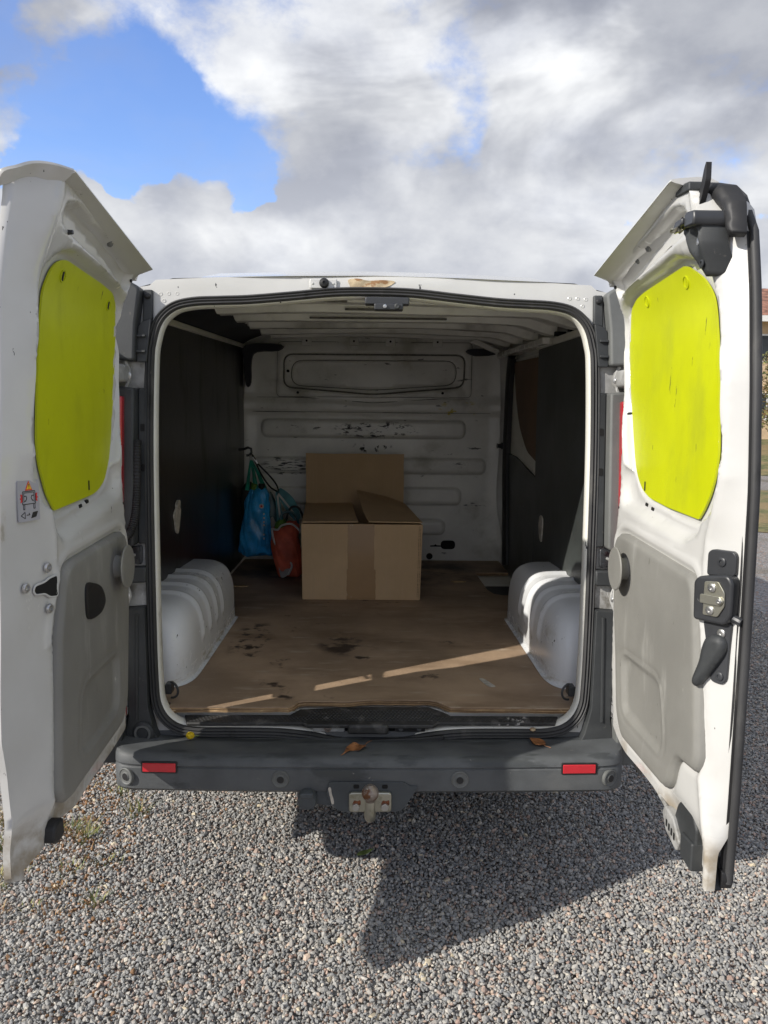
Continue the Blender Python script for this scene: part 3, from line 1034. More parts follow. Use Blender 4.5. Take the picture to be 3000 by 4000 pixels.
for sx in (-1, 1):
    a, b = sorted((sx * .597, sx * .699))
    prism('reflector_recess', rrect(a - .005, b + .005, .448, .485, .005), BF, -.006, .002, 'rubber', BMP, .001)
    prism('reflector', rrect(a, b, .4525, .4805, .003), BF, -.004, .0045, 'red', BMP, .0015)
for x in (-.752, -.275, .277, .746):
    nx = -.55 if x < -.7 else (.55 if x > .7 else 0)
    ax = (nx, -1, 0)
    s_ = lathe('parking_sensor', [(.027, -.006), (.027, .0030), (.0245, .0050), (.0215, .0026), (.0150, .0022), (.0130, .0050), (.0120, .0058), (0, .0062)], BF(x, .434, .0), ax, 'plastic_light', BMP, 28, 30)
    lathe('sensor_face', [(.0110, 0), (.0108, .0012), (0, .0016)], Vector(BF(x, .434, .0)) + Vector(ax).normalized() * .0058, ax, 'rubber', BMP, 20)
# round plug moulding at the left pillar foot
lathe('pillar_plug', [(.036, 0), (.036, .008), (.030, .012), (.027, .014), (.026, .006), (.020, .004), (.019, .012), (.017, .014), (0, .014)], RP(-.735, .520, .036), (-.1, -1, 0), 'plastic', VAN, 26, 30)
lathe('plug_ring', [(.0275, .0), (.0275, .006), (.0205, .006), (.0205, 0)], RP(-.735, .520, .046), (-.1, -1, 0), 'plastic_light', VAN, 26, 30)
# under-bumper beam and exhaust heat shield edge
box('crash_beam', (-.56, 2.36, .345), (.54, 2.50, .374), 'rubber', VAN, .004)

# -------- tow hitch
HT = prism('tow_hitch', fillet([(-.125, .428), (.105, .428), (.125, .415), (.150, .415), (.105, .342), (.085, .332), (-.085, .332), (-.11, .345), (-.135, .39)], .008), lambda a, b, h: (a, 2.252 - h, b), .0, .012, 'socket', VAN, .003)
HP = lambda a, b, h: (a, 2.240 - h, b)
prism('hitch_plate', rrect(-.064, .066, .338, .400, .010), HP, .0, .014, 'zinc', HT, .003)
for x in (-.042, .046):
    prism('hitch_bolt', [(x + .0125 * math.cos(q * math.pi / 3 + .3), .3575 + .0125 * math.sin(q * math.pi / 3 + .3)) for q in range(6)], HP, .014, .024, 'steel', HT, .001)
    prism('rust_stain', [tuple(p) for p in spline([(x - .011, .362), (x - .006, .376), (x + .004, .374), (x + .013, .377), (x + .013, .362), (x, .3685)], 3)], HP, .0135, .0152, 'rustred', HT)
for x in (-.042, .046):
    prism('bracket_hole', rrect(x - .009, x + .009, .408, .421, .005), HP, -.002, .001, 'dark', HT)
tube('hitch_neck', [(.001, 2.232, .330), (.001, 2.212, .332), (.001, 2.190, .345), (.001, 2.180, .365), (.001, 2.180, .400)], .013, 'zinc', HT, 14, rfun=lambda t: .019 - .005 * t)
lathe('tow_ball', [(.0, -.026), (.014, -.026), (.016, -.02)] + [(.0255 * math.cos(a), .0255 * math.sin(a)) for a in np.linspace(-.85, 1.2, 14)] + [(.009, .0240), (.008, .0252), (0, .0252)], (.001, 2.180, .424), (0, 0, 1), 'rust', HT, 28)
lathe('towing_socket', [(.028, 0), (.030, .02), (.030, .036), (.026, .042), (.0, .044)], (-.192, 2.262, .378), (0, -1, -.15), 'socket', HT, 24)
prism('socket_hinge', rrect(-.212, -.172, .388, .404, .004), lambda a, b, h: (a, 2.222 - h, b), .0, .010, 'socket', HT, .003)
prism('socket_bracket', [(-.165, .412), (-.12, .420), (-.12, .345), (-.165, .350)], lambda a, b, h: (a, 2.256 - h, b), .0, .004, 'socket', HT, .001)
prism('hitch_paint_chip', [tuple(p) for p in spline([(-.128, .408), (-.120, .410), (-.117, .39), (-.112, .375), (-.110, .360), (-.117, .358), (-.122, .378)], 3)], lambda a, b, h: (a, 2.240 - h, b), .0, .0012, 'whitepatch', HT)

# ================================================================== rear doors (opened square to the body)
DX, DY = .74, 2.36


def door_map(sx):
    return lambda s, z, h: (sx * (DX - h), DY - s, z)


def lerp_tab(tab):
    a = np.array(tab)
    return lambda z: np.interp(z, a[:, 0], a[:, 1])


WIN = {1: [(.478, 1.910), (.554, 1.868), (.590, 1.828), (.610, 1.785), (.628, 1.72), (.645, 1.622), (.667, 1.469), (.658, 1.415), (.637, 1.370), (.609, 1.334), (.584, 1.310, .004), (.396, 1.316), (.261, 1.327), (.204, 1.343), (.162, 1.373), (.131, 1.414), (.106, 1.484), (.053, 1.647), (.028, 1.771), (.034, 1.828), (.053, 1.862), (.111, 1.884), (.179, 1.893)],
       -1: [(.436, 1.911), (.473, 1.902), (.500, 1.882), (.526, 1.827), (.553, 1.73), (.576, 1.608), (.594, 1.477), (.587, 1.424), (.551, 1.351), (.512, 1.309, .004), (.254, 1.323), (.209, 1.332), (.160, 1.354), (.116, 1.412), (.088, 1.495), (.053, 1.630), (.022, 1.795), (.034, 1.858), (.081, 1.887), (.180, 1.897)]}
TRIM = {1: [(.106, .985), (.083, 1.163, .05), (.110, 1.205, .05), (.164, 1.214, .03), (.640, 1.190, .05), (.663, 1.165, .03), (.683, 1.106), (.719, .927), (.737, .785, .04), (.725, .752, .02), (.632, .742, .03), (.612, .718, .02), (.592, .658, .03), (.560, .632, .03), (.227, .622, .03), (.174, .679, .06), (.143, .840)],
        -1: [(.088, .976), (.087, 1.152, .05), (.105, 1.196, .05), (.146, 1.205, .03), (.517, 1.186, .04), (.560, 1.160, .04), (.603, 1.019), (.621, .868), (.640, .655, .04), (.616, .618, .03), (.579, .607, .03), (.172, .637, .05), (.125, .690, .05)]}
POCK = {1: [(.196, .873), (.504, .893), (.547, .755), (.532, .701), (.253, .698), (.225, .720)],
        -1: [(.190, .868), (.479, .864), (.505, .684), (.446, .671), (.200, .690)]}
OUT = {1: [(.055, .80), (.047, .976), (.040, 1.10), (.040, 1.225), (.053, 1.318), (.053, 1.475), (.032, 1.60), (.012, 1.72), (.004, 1.85), (.004, 1.955, .01), (.45, 2.035), (.575, 2.050, .03), (.660, 2.030, .06), (.715, 1.965, .05), (.752, 1.80), (.778, 1.62), (.802, 1.40), (.808, 1.05), (.808, .72), (.800, .60), (.802, .515, .005), (.775, .520), (.700, .535), (.610, .578), (.475, .591), (.247, .585), (.176, .594, .03), (.120, .614, .03), (.094, .648, .03)],
       -1: [(.052, .80), (.047, .976), (.040, 1.10), (.036, 1.225), (.061, 1.323), (.061, 1.495), (.036, 1.61), (.016, 1.72), (.004, 1.85), (.004, 1.955, .01), (.42, 2.036), (.560, 2.056, .02), (.630, 2.056, .02), (.664, 2.036, .02), (.676, 1.995, .02), (.713, 1.80), (.730, 1.60), (.762, 1.35), (.785, 1.10), (.806, .85), (.789, .770), (.782, .70), (.770, .53), (.762, .508, .005), (.70, .530), (.655, .548), (.588, .560), (.125, .598, .03), (.087, .623, .03), (.056, .692)]}
RIDGE = {1: lerp_tab([(.5, .80), (.60, .785), (.66, .770), (.75, .738), (.85, .727), (1.0, .720), (1.15, .712), (1.22, .702), (1.28, .705), (1.34, .730), (1.42, .749), (1.62, .735), (1.80, .690), (1.95, .650), (2.1, .640)]),
         -1: lerp_tab([(.5, .700), (.6, .660), (.7, .643), (.87, .632), (1.07, .590), (1.16, .594), (1.26, .592), (1.35, .616), (1.455, .668), (1.6, .652), (1.81, .634), (1.94, .620), (2.1, .590)])}
NEAR = {1: lerp_tab([(.5, .80), (.7, .808), (1.05, .808), (1.4, .802), (1.62, .778), (1.8, .752), (1.96, .715), (2.06, .66)]),
        -1: lerp_tab([(.5, .762), (.53, .769), (.70, .782), (.77, .787), (.84, .806), (.9, .802), (1.1, .785), (1.35, .762), (1.6, .730), (1.8, .713), (2.0, .688), (2.1, .65)])}
HN = {1: .045, -1: .042}
HINGE = lerp_tab([(.5, .10), (.65, .09), (.8, .055), (1, .045), (1.22, .04), (1.32, .055), (1.47, .055), (1.6, .033), (1.75, .010), (2.1, .004)])


def shift_edge(sx, s, z, t):
    r = (DX + HN[sx] * t) / (DX + .035 * t)
    return (DY - (DY - s) * r, 1.54 - (1.54 - z) * r)


for sx_ in (1, -1):
    R0f, N0f = RIDGE[sx_], NEAR[sx_]
    OUT[sx_] = [(*shift_edge(sx_, p[0], p[1], float(np.clip((p[0] - R0f(p[1])) / max(.03, N0f(p[1]) - R0f(p[1])), 0, 1))), *p[2:]) for p in OUT[sx_]]
    NEAR[sx_] = lerp_tab([shift_edge(sx_, float(N0f(z_)), z_, 1.)[::-1] for z_ in np.linspace(.5, 2.1, 30)])


def door(sx):
    DM = door_map(sx)
    win = fillet(WIN[sx], .02, 4)
    trim = fillet(TRIM[sx], .012, 4)
    out = fillet(OUT[sx], .012, 4)
    if sx > 0:
        scoop = fillet([(.10, 1.40), (.085, 1.345), (.110, 1.300), (.24, 1.290), (.568, 1.262), (.640, 1.300), (.625, 1.36), (.40, 1.36)], .03)
    else:
        scoop = fillet([(.10, 1.40), (.085, 1.36), (.12, 1.315), (.25, 1.295), (.45, 1.262), (.525, 1.245), (.560, 1.29), (.575, 1.36), (.40, 1.36)], .03)
    chan = fillet([(.045, 1.900), (.035, 1.940), (.075, 1.958), (.53 if sx > 0 else .50, 2.022), (.585 if sx > 0 else .555, 2.008), (.59 if sx > 0 else .56, 1.975), (.50, 1.962), (.12, 1.920)], .02)

    def hbase(p):
        s, z = p[:, 0], p[:, 1]
        rg, nr, hg = RIDGE[sx](z), NEAR[sx](z), HINGE(z)
        t = np.clip((s - rg) / np.maximum(nr - rg, .02), 0, 1)
        return -HN[sx] * t + .055 * sst(z, 1.80, 2.05) * (1 - t) - .016 * (1 - sst(s, hg, hg + .028))

    def hf(p):
        p = np.asarray(p, float)
        s, z = p[:, 0], p[:, 1]
        rg, nr, hg = RIDGE[sx](z), NEAR[sx](z), HINGE(z)
        t = np.clip((s - rg) / np.maximum(nr - rg, .02), 0, 1)
        h = -HN[sx] * t
        h += .005 * np.exp(-((s - rg + .012) / .009) ** 2)
        h += .055 * sst(z, 1.80, 2.05) * (1 - t)
        h -= .016 * (1 - sst(s, hg, hg + .028))
        dw = sdf(win, p) - .050 * sst(s, .36, .52) * sst(z, 1.27, 1.36) * sst(z, 1.95, 1.86)
        dsc = sdf(scoop, p)
        dch = sdf(chan, p)
        rec = np.maximum(.034 * sst(dw, .024, .004), .026 * sst(dsc, .018, -.012))
        rec = np.maximum(rec, .034 * sst(dch, .010, -.006))
        h -= rec
        dt = sdf(trim, p)
        h += .006 * np.exp(-((dt - .022) / .008) ** 2) * (z > 1.0)
        h -= .007 * sst(dt, .012, .0)
        lowr = sst(z, .66, .57) * sst(s, .52, .60) * sst(s, .80, .72)
        h -= .022 * lowr
        h += .0012 * np.sin(s * 23 + z * 9) * np.cos(z * 17)
        return h
    d = sheet('rear_door', out, hf, DM, 'paint', VAN, res=.0125, feats=[(win, (.004, .009, .014, .019, .024, .029)), (chan, (-.006, 0, .006, .011)), (trim, (0., .012, .022, .032)), (out, (-.005, -.012, -.020))], lines=[np.stack([RIDGE[sx](zz_) + o_, zz_], 1) for o_ in (-.022, -.012, -.003, .006) for zz_ in [np.linspace(.60, 2.0, 170)]], thick=lambda q, h: min(h, float(hbase(np.array([q]))[0])) - .016, sharp=70)
    # outer skin
    def oh(p):
        s, z = p[:, 0], p[:, 1]
        e = np.maximum(sst(-sdf(out, p), 0, .14), sst(z, .68, .61) * sst(s, .76, .64))
        b = hbase(p) - .0155
        f = -.085 - .030 * np.sin(np.clip((z - .5) / 1.55, 0, 1) * math.pi) * np.sin(np.clip(s / .68, 0, 1) * math.pi) - .02 * sst(z, .95, .75) * sst(s, .3, .5) * (1 if sx > 0 else 0)
        return b * (1 - e) + np.minimum(f, b) * e
    bul = [(p[0], p[1] + (min(p[1], .540 - .12 * (p[0] - .2) + 1.1 * max(0, .16 - p[0])) - p[1]) * float(sst(p[1], .72, .62)) * float(sst(p[0], .75, .70)) if p[1] < .72 else p[1]) for p in out]   # the skin hangs lower than the inner panel
    sheet('outer_skin', bul, oh, DM, 'paint', d, res=.03)
    # yellow board behind the window opening
    wp = fillet(WIN[sx], .02, 4)
    c = np.mean(np.array(wp), 0)
    wide = [tuple(c + (np.array(q) - c) * .998) for q in wp]
    def bh(p):
        return .055 * sst(p[:, 1], 1.80, 2.05) - .0255

    def BM(a, b, h):
        return DM(a, b, h + float(bh(np.array([[a, b]]))[0]))
    sheet('window_board', wide, bh, DM, 'yellow', d, res=.03, thick=.005)
    for (s_, z_) in (((.46, 1.872), (.19, 1.866)) if sx > 0 else ((.435, 1.872), (.10, 1.850))):
        cl = sweep('board_clip', circ(s_, z_, .014, 16), [(-.0015, 0), (-.0015, .003), (.0015, .003), (.0015, 0)], BM, 'yellow', d)
        prism('clip_slot', rrect(s_ - .003, s_ + .003, z_ - .012, z_ + .010, .0025), BM, .0005, .0025, 'ink' if sx < 0 else 'yellow', d)
    s_, z_ = ((.222, 1.358) if sx > 0 else (.285, 1.352))
    prism('clip_slot', rrect(s_ - .003, s_ + .003, z_ - .014, z_ + .012, .0025), BM, .0005, .002, 'ink', d)
    for (s_, z_) in (((.245, 1.308), (.290, 1.301)) if sx > 0 else ((.345, 1.302), (.300, 1.309))):
        prism('drain_slot', fillet([(s_ - .012, z_ - .004), (s_ + .008, z_ - .006), (s_ + .012, z_ + .003), (s_ - .008, z_ + .005)], .003), lambda a, b, h: DM(a, b, h + float(hf([(s_, z_)])[0])), -.004, .0012, 'dark', d)
    # moulded trim with a pocket
    pock = fillet(POCK[sx], .05, 6)

    def th(p):
        dt = sdf(trim, p)
        h = .0145 - .012 * sst(dt, -.014, 0) ** 1.4
        dp = sdf(pock, p)
        ramp = np.clip((p[:, 0] - .18) / .36, 0, 1)
        h -= (.006 + .012 * (1 - ramp)) * sst(dp, .004, -.022)
        h -= .003 * np.exp(-((dp - .012) / .006) ** 2)
        return h
    sheet('door_trim', trim, th, DM, 'trim', d, res=.0125, feats=[(trim, (-.004, -.009, -.015)), (pock, (-.020, -.012, -.004, .004, .012, .018))], thick=.022, sharp=70)
    def HM(a, b, h):
        return DM(a, b, h + float(hf([(a, b)])[0]))
    bead_p = [(-.0022, -.003), (-.001, .0012), (.001, .0012), (.0022, -.003)]
    cr = [(.085, 1.900), (.110, 1.918), (.20, 1.930), (.35, 1.944), (.48, 1.955 if sx < 0 else 1.952)]
    sweep('pressing_line', [tuple(p) for p in spline(cr, 5, False)], bead_p, HM, 'jamb', d, closed=False)
    for s_, z_ in (((.20, 1.975), (.29, 1.988)) if sx > 0 else ((.25, 1.99),)):
        lathe('channel_clip', [(.010, -.004), (.010, .003), (.007, .006), (.004, .004), (0, .004)], HM(s_, z_, .0), (-sx, 0, -.3), 'plastic_light', d, 14)
    for z_ in (.78, 1.02, 1.28, 1.56):
        s0 = float(HINGE(z_)) + .030
        if not any(sdf(trim, np.array([[s0, z_]])) < .004):
            prism('edge_hole', circ(s0, z_, .004, 10), HM, -.003, .001, 'dark', d)
    # round rubbing pad by the hinge
    ps, pz = (.212, 1.119) if sx > 0 else (.200, 1.112)
    O = DM(ps, pz, .012)
    lathe('check_pad', [(.034, 0), (.030, .010), (.034, .024), (.060, .030), (.0625, .033), (.060, .036), (.0, .037)], O, (-sx, .02, 0), 'trim', d, 36, 40)
    # drip rail along the top
    zt = (lambda s: 1.960 + (2.062 - 1.960) * min(s, .585) / .585) if sx > 0 else (lambda s: 1.960 + (2.062 - 1.960) * min(s, .60) / .60)
    V, F = [], []
    ss = np.linspace(-.012, .60, 40)
    pf = [(.030, -.020), (.052, -.008), (.080, -.001), (.088, .002), (.087, .006), (.066, .009), (.030, .012), (.0, .010), (-.018, .002), (-.020, -.02)]
    for i, s in enumerate(ss):
        dn = 0
        cut = min(1, .45 + (s + .012) / .05)
        for (h, dz) in pf:
            hh = h * (cut if h > .03 else 1)
            V.append(DM(s, zt(s) + dz + dn, hh))
    k = len(pf)
    for i in range(len(ss) - 1):
        for j in range(k):
            F.append((i * k + j, (i + 1) * k + j, (i + 1) * k + (j + 1) % k, i * k + (j + 1) % k))
    F.append(tuple(range(k)))
    F.append(tuple((len(ss) - 1) * k + j for j in range(k))[::-1])
    mesh('drip_rail', V, F, 'paint', d, 30)
    if sx < 0:                                            # the rail turns down round the closing corner
        tip = [(.598, 2.066, .087), (.622, 2.069, .062), (.636, 2.070, .036), (.652, 2.064, .014), (.672, 2.050, -.006), (.680, 2.040, -.030), (.676, 2.022, -.044), (.676, 1.985, -.050)]
        bas = [(a_ - .006 - .014 * k_ / 7, b_ - .030 + .004 * k_ / 7, c_ - .040 + .026 * k_ / 7) for k_, (a_, b_, c_) in enumerate(tip)]
        V, F = [], []
        for a_, b_ in zip([tuple(p) for p in spline(tip, 4, False)], [tuple(p) for p in spline(bas, 4, False)]):
            V += [DM(*b_), DM(*a_), DM(a_[0] + .001, a_[1] + .005, a_[2] - .004), DM(a_[0] - .010, a_[1] + .001, a_[2] - .03)]
        for i in range(len(V) // 4 - 1):
            for j in range(3):
                F.append((i * 4 + j, i * 4 + 4 + j, i * 4 + 5 + j, i * 4 + 1 + j))
        mesh('rail_return', V, F, 'paint', d, 40)
    for s_ in (.03, .50):
        h_ = float(hf(np.array([[s_, zt(s_) - .034]]))[0])
        prism('drain_hole', circ(s_, zt(s_) - .034, .005, 12), DM, h_ - .004, h_ + .001, 'dark', d)
    return d


DR = door(1)
DL = door(-1)

# strip frame on the closing edge: a from the ridge towards the edge, e out of the surface


def strip_map(sx, zref=1.1):
    r = float(RIDGE[sx](zref))
    n = float(NEAR[sx](zref))
    v = np.array([n - r, -HN[sx]])
    L = np.linalg.norm(v)
    v /= L
    nv = np.array([-v[1], v[0]])          # in (s,h): outward
    if nv[1] < 0:
        nv = -nv
    DM = door_map(sx)

    def f(a, z, e):
        q = np.array([r, 0]) + v * a + nv * (e + .0035)
        return DM(q[0], z, q[1])
    return f


# ---- right door furniture
SMR = strip_map(1, 1.18)
LT = prism('latch_case', fillet([(-.012, 1.105), (-.015, 1.190), (-.004, 1.203), (.068, 1.218), (.080, 1.203), (.080, 1.130), (.066, 1.108)], .010), SMR, -.02, .024, 'blackmetal', DR, .006, 3)
prism('latch_tab', fillet([(.004, 1.205), (.004, 1.256), (.014, 1.264), (.066, 1.266), (.073, 1.256), (.073, 1.215)], .008), SMR, -.01, .006, 'blackmetal', DR, .002)
prism('latch_plate', fillet([(.016, 1.122), (.016, 1.196), (.050, 1.201), (.066, 1.180), (.067, 1.150), (.052, 1.124)], .005), SMR, .024, .0285, 'zinc', DR, .001)
prism('latch_strap', fillet([(.010, 1.148), (.010, 1.168), (.058, 1.170), (.067, 1.160), (.059, 1.150)], .004), SMR, .0285, .033, 'zinc', DR, .001)
for a_, z_, e_, r_ in ((.036, 1.185, .0285, .0095), (.034, 1.135, .0285, .0095), (.058, 1.160, .033, .006), (.040, 1.240, .006, .010), (.050, 1.085, .006, .0095), (.052, .990, .006, .0095)):
    lathe('latch_screw', [(r_, 0), (r_, .003), (r_ * .7, .0045), (r_ * .45, .0045), (r_ * .4, .002), (0, .002)], SMR(a_, z_, e_), Vector(SMR(0, 1, 1)) - Vector(SMR(0, 1, 0)), 'steel' if z_ < 1.23 and z_ > 1.08 else 'blackmetal', DR, 16)
prism('handle_plate', fillet([(.002, 1.105), (.072, 1.112), (.070, 1.06), (.068, .985), (.058, .972), (.030, .972)], .010), SMR, -.01, .006, 'blackmetal', DR, .002)
lev = [tuple(p) for p in spline([(.038, 1.080), (.020, 1.070), (.010, 1.045), (.004, 1.010), (-.010, .968), (-.006, .955), (.006, .956), (.024, .978), (.046, 1.012), (.064, 1.045), (.066, 1.066), (.056, 1.080)], 4)]
sheet('release_lever', lev, lambda p: .024 - .009 * sst(sdf(lev, p), -.010, 0), SMR, 'plastic', DR, res=.006, thick=.014, sharp=60)
lathe('lever_boss', [(.020, 0), (.020, .016), (.016, .018)], SMR(.042, 1.055, 0), Vector(SMR(0, 1, 1)) - Vector(SMR(0, 1, 0)), 'blackmetal', DR, 16)
tube('latch_pin', [SMR(.074, 1.125, .006), SMR(.086, 1.12, .002), SMR(.094, 1.118, .002)], .009, 'blackmetal', DR, 10)
DMR = door_map(1)
# edge seal: foam strip and outer bead
NR = [(float(NEAR[1](z)) - .008, z) for z in np.linspace(.53, 1.93, 40)] + [(.664, 1.970), (.640, 2.004), (.602, 2.030), (.555, 2.046)]
sweep('edge_seal', NR, [(.004, -.058), (.004, -.042), (.001, -.038), (-.002, -.041), (-.003, -.046), (-.005, -.041), (-.008, -.040), (-.010, -.047)], DMR, 'rubber', DR, closed=False, sharp=30)
sweep('edge_bead', NR, [(-.009, -.060), (-.010, -.048), (-.0135, -.043), (-.0195, -.043), (-.0235, -.049), (-.0235, -.057), (-.015, -.063)], DMR, 'sealgrey', DR, closed=False, sharp=60)
# rubber caps at the two ends of the seal
capp = fillet([(.50, 2.048), (.51, 2.074), (.575, 2.068), (.610, 2.060), (.676, 2.036), (.714, 1.992), (.732, 1.925), (.708, 1.920), (.684, 1.978), (.650, 2.010), (.60, 2.032), (.56, 2.040)], .006)
sheet('seal_cap', capp, lambda p: .014 + .03 * sst(p[:, 0], .68, .55) + .004 * np.sin(p[:, 0] * 60) - .010 * sst(sdf(capp, p), -.010, 0), DMR, 'rubber', DR, res=.010, thick=.030, sharp=60)
prism('cap_block', fillet([(.552, 2.042), (.560, 2.064), (.630, 2.056), (.632, 2.036)], .006), DMR, .02, .060, 'plastic', DR, .006)
prism('cap_fin', fillet([(.600, 1.995), (.622, 2.010), (.650, 2.040), (.662, 2.072), (.672, 2.086), (.674, 2.046), (.655, 2.010), (.63, 1.985)], .006), DMR, .030, .042, 'rubber', DR, .003)
prism('seal_foot', fillet([(.700, .556), (.735, .575), (.766, .578), (.774, .556), (.794, .556), (.796, .535), (.786, .512), (.772, .520), (.738, .535)], .006), DMR, -.060, -.036, 'rubber', DR, .006)
prism('foot_fin', fillet([(.720, .595), (.734, .597), (.770, .545), (.790, .510), (.778, .507), (.748, .54)], .005), DMR, -.04, -.018, 'rubber', DR, .003)
# upper catch
ub = fillet([(.600 + (a - .546) * .64, b) for a, b in [(.548, 1.968), (.546, 1.950), (.572, 1.938), (.585, 1.908), (.640, 1.858), (.662, 1.846), (.682, 1.852), (.696, 1.912), (.694, 1.958)]], .006)
UC = sheet('upper_catch', ub, lambda p: .058 - .024 * sst(p[:, 1], 1.93, 1.85) - .012 * sst(np.hypot((p[:, 0] - .664) * 1.5, (p[:, 1] - 1.926) * 1.3), .034, .022) - .006 * sst(sdf(ub, p), -.008, 0), DMR, 'plastic', DR, res=.009, thick=.055, sharp=60)
prism('catch_housing', fillet([(.652, 1.975), (.658, 1.984), (.700, 1.978), (.704, 1.962), (.700, 1.948), (.652, 1.952)], .006), DMR, .0, .075, 'blackmetal', DR, .004)
prism('catch_jaw', fillet([(.606, 1.964), (.614, 1.974), (.652, 1.974), (.652, 1.960), (.616, 1.956)], .005), DMR, .04, .080, 'blackmetal', DR, .003)
tube('catch_spring', [DMR(.622 + .012 * math.sin(i * 1.7), 1.954 + .004 * math.cos(i * 1.7), .066 + i * .002) for i in range(12)], .003, 'zinc', DR, 6)
lathe('catch_screw', [(.008, 0), (.008, .003), (0, .004)], DMR(.668, 1.922, .046), (-1, 0, 0), 'steel', DR, 14)
lathe('catch_stud', [(.010, 0), (.010, .002), (.006, .003), (.005, -.002), (0, -.002)], DMR(.676, 1.874, .040), (-1, 0, 0), 'plastic', DR, 14)
# lower catch
bb = fillet([(.655, .668), (.612, .618), (.592, .565), (.652, .540), (.720, .548), (.722, .612), (.69, .650)], .006)
prism('lower_catch', bb, DMR, -.045, -.004, 'plastic', DR, .006)
LCJ = prism('lower_catch_jaw', fillet([(.560, .590), (.545, .566), (.575, .530), (.640, .515), (.655, .545), (.610, .585)], .006), DMR, -.04, .006, 'dirtymetal', DR, .004)
tube('catch_pin', [DMR(.56, .585, .0), DMR(.53, .590, .0), DMR(.515, .592, .0)], .005, 'dirtymetal', DR, 8)
for i in range(4):
    prism('catch_slot', rrect(.575 + i * .016, .584 + i * .016, .545 - .003 * i, .563 - .003 * i, .003), DMR, .0055, .0068, 'dark', DR)
prism('lower_catch_step', fillet([(.655, .575), (.722, .580), (.722, .512), (.66, .518)], .006), DMR, -.05, .004, 'plastic', DR, .005)

# ---- left door furniture
DML = door_map(-1)
SML = strip_map(-1, 1.13)
for a_, z_ in ((.029, 1.192), (.105, 1.160), (.028, 1.096)):
    lathe('striker_bolt', [(.0115, 0), (.0115, .003), (.009, .006), (.005, .0062), (.004, .003), (0, .003)], SML(a_, z_, .001), Vector(SML(0, 1, 1)) - Vector(SML(0, 1, 0)), 'steel', DL, 18)
slot = fillet([(.078, 1.148), (.072, 1.158), (.038, 1.160), (.022, 1.166), (-.006, 1.168), (-.006, 1.118), (.022, 1.122), (.040, 1.134), (.072, 1.138)], .008)
prism('latch_slot', slot, SML, -.004, .0016, 'dark', DL)
sweep('slot_rim', slot, [(-.003, 0), (-.0015, .0018), (.0012, .0018), (.002, 0)], SML, 'paint', DL)
SMS = strip_map(-1, 1.345)
STK = prism('warning_sticker', rrect(.028, .092, 1.306, 1.396, .003), SMS, -.002, .0012, 'sticker', DL)


def print_poly(name, poly, mat, e=.0022):
    prism(name, poly, lambda a, b, h: SMS(.0905 - a * .5, b, h), .0008, e, mat, DL)


def print_line(name, pts, w, mat, e=.0022):
    P = [np.array(p, float) for p in pts]
    for a, b in zip(P[:-1], P[1:]):
        d_ = (b - a) / max(np.linalg.norm(b - a), 1e-9)
        n_ = np.array([-d_[1], d_[0]]) * w / 2
        print_poly(name, [tuple(a - n_), tuple(b - n_), tuple(b + n_), tuple(a + n_)], mat, e)


# sticker drawing: u 0..0.122 left to right, z
print_poly('sticker_print', [(.040, 1.374), (.082, 1.374), (.061, 1.3945)], 'inkred')
print_poly('sticker_print', [(.046, 1.3765), (.076, 1.3765), (.061, 1.391)], 'inkyellow', .0026)
print_poly('sticker_print', [(.0595, 1.3815), (.0625, 1.3815), (.0632, 1.388), (.0588, 1.388)], 'ink', .003)
print_poly('sticker_print', circ(.061, 1.379, .0014, 8), 'ink', .003)
print_line('sticker_print', [(.022, 1.344), (.024, 1.372), (.098, 1.372), (.100, 1.344), (.022, 1.344)], .0016, 'ink')
print_line('sticker_print', [(.030, 1.347), (.031, 1.369), (.091, 1.369), (.092, 1.347)], .001, 'ink')
print_line('sticker_print', [(.026, 1.344), (.026, 1.333), (.034, 1.333), (.034, 1.344)], .0014, 'ink')
print_line('sticker_print', [(.088, 1.344), (.088, 1.333), (.096, 1.333), (.096, 1.344)], .0014, 'ink')
print_line('sticker_print', [(.034, 1.362), (.044, 1.362), (.048, 1.357), (.040, 1.351), (.034, 1.351)], .0018, 'ink')
print_line('sticker_print', [(.088, 1.362), (.078, 1.362), (.074, 1.357), (.082, 1.351), (.088, 1.351)], .0018, 'ink')
for u0, sg in ((.020, -1), (.102, 1)):
    print_poly('sticker_print', [(u0, 1.350), (u0 + sg * .010, 1.348), (u0 + sg * .006, 1.354), (u0 + sg * .013, 1.357), (u0 + sg * .006, 1.361), (u0 + sg * .010, 1.367), (u0, 1.366)], 'inkred')
print_line('sticker_print', [(.010, 1.320), (.034, 1.327), (.034, 1.313), (.010, 1.320)], .0014, 'ink')
print_line('sticker_print', [(.044, 1.320), (.062, 1.320), (.057, 1.324)], .0014, 'ink')
print_poly('sticker_print', [(.070, 1.312), (.100, 1.314), (.112, 1.326), (.082, 1.325)], 'ink')
# pull cup, lower rubber, screw
cupo = [tuple(p) for p in spline([(.440, 1.112), (.392, 1.106), (.335, 1.083), (.309, 1.047), (.320, 1.026), (.358, 1.014), (.434, 1.021), (.448, 1.060)], 4)]
sheet('pull_cup', cupo, lambda p: .0185 - .0028 * sst(sdf(cupo, p), -.008, -.016), DML, 'rubber', DL, res=.009, thick=.012, sharp=60)
prism('cup_lip', fillet([(.425, 1.095), (.436, 1.100), (.440, 1.035), (.425, 1.032)], .003), DML, .0, .016, 'plastic', DL, .003)
prism('lower_stop', fillet([(.602, .578), (.600, .535), (.640, .530), (.662, .545), (.656, .578), (.630, .585)], .010), DML, -.03, .004, 'rubber', DL, .006)
lathe('window_stud', [(.010, 0), (.010, .004), (.006, .006), (.005, .022), (0, .023)], DML(.520, 1.955, .026), (1, -.15, 0), 'blackmetal', DL, 14)
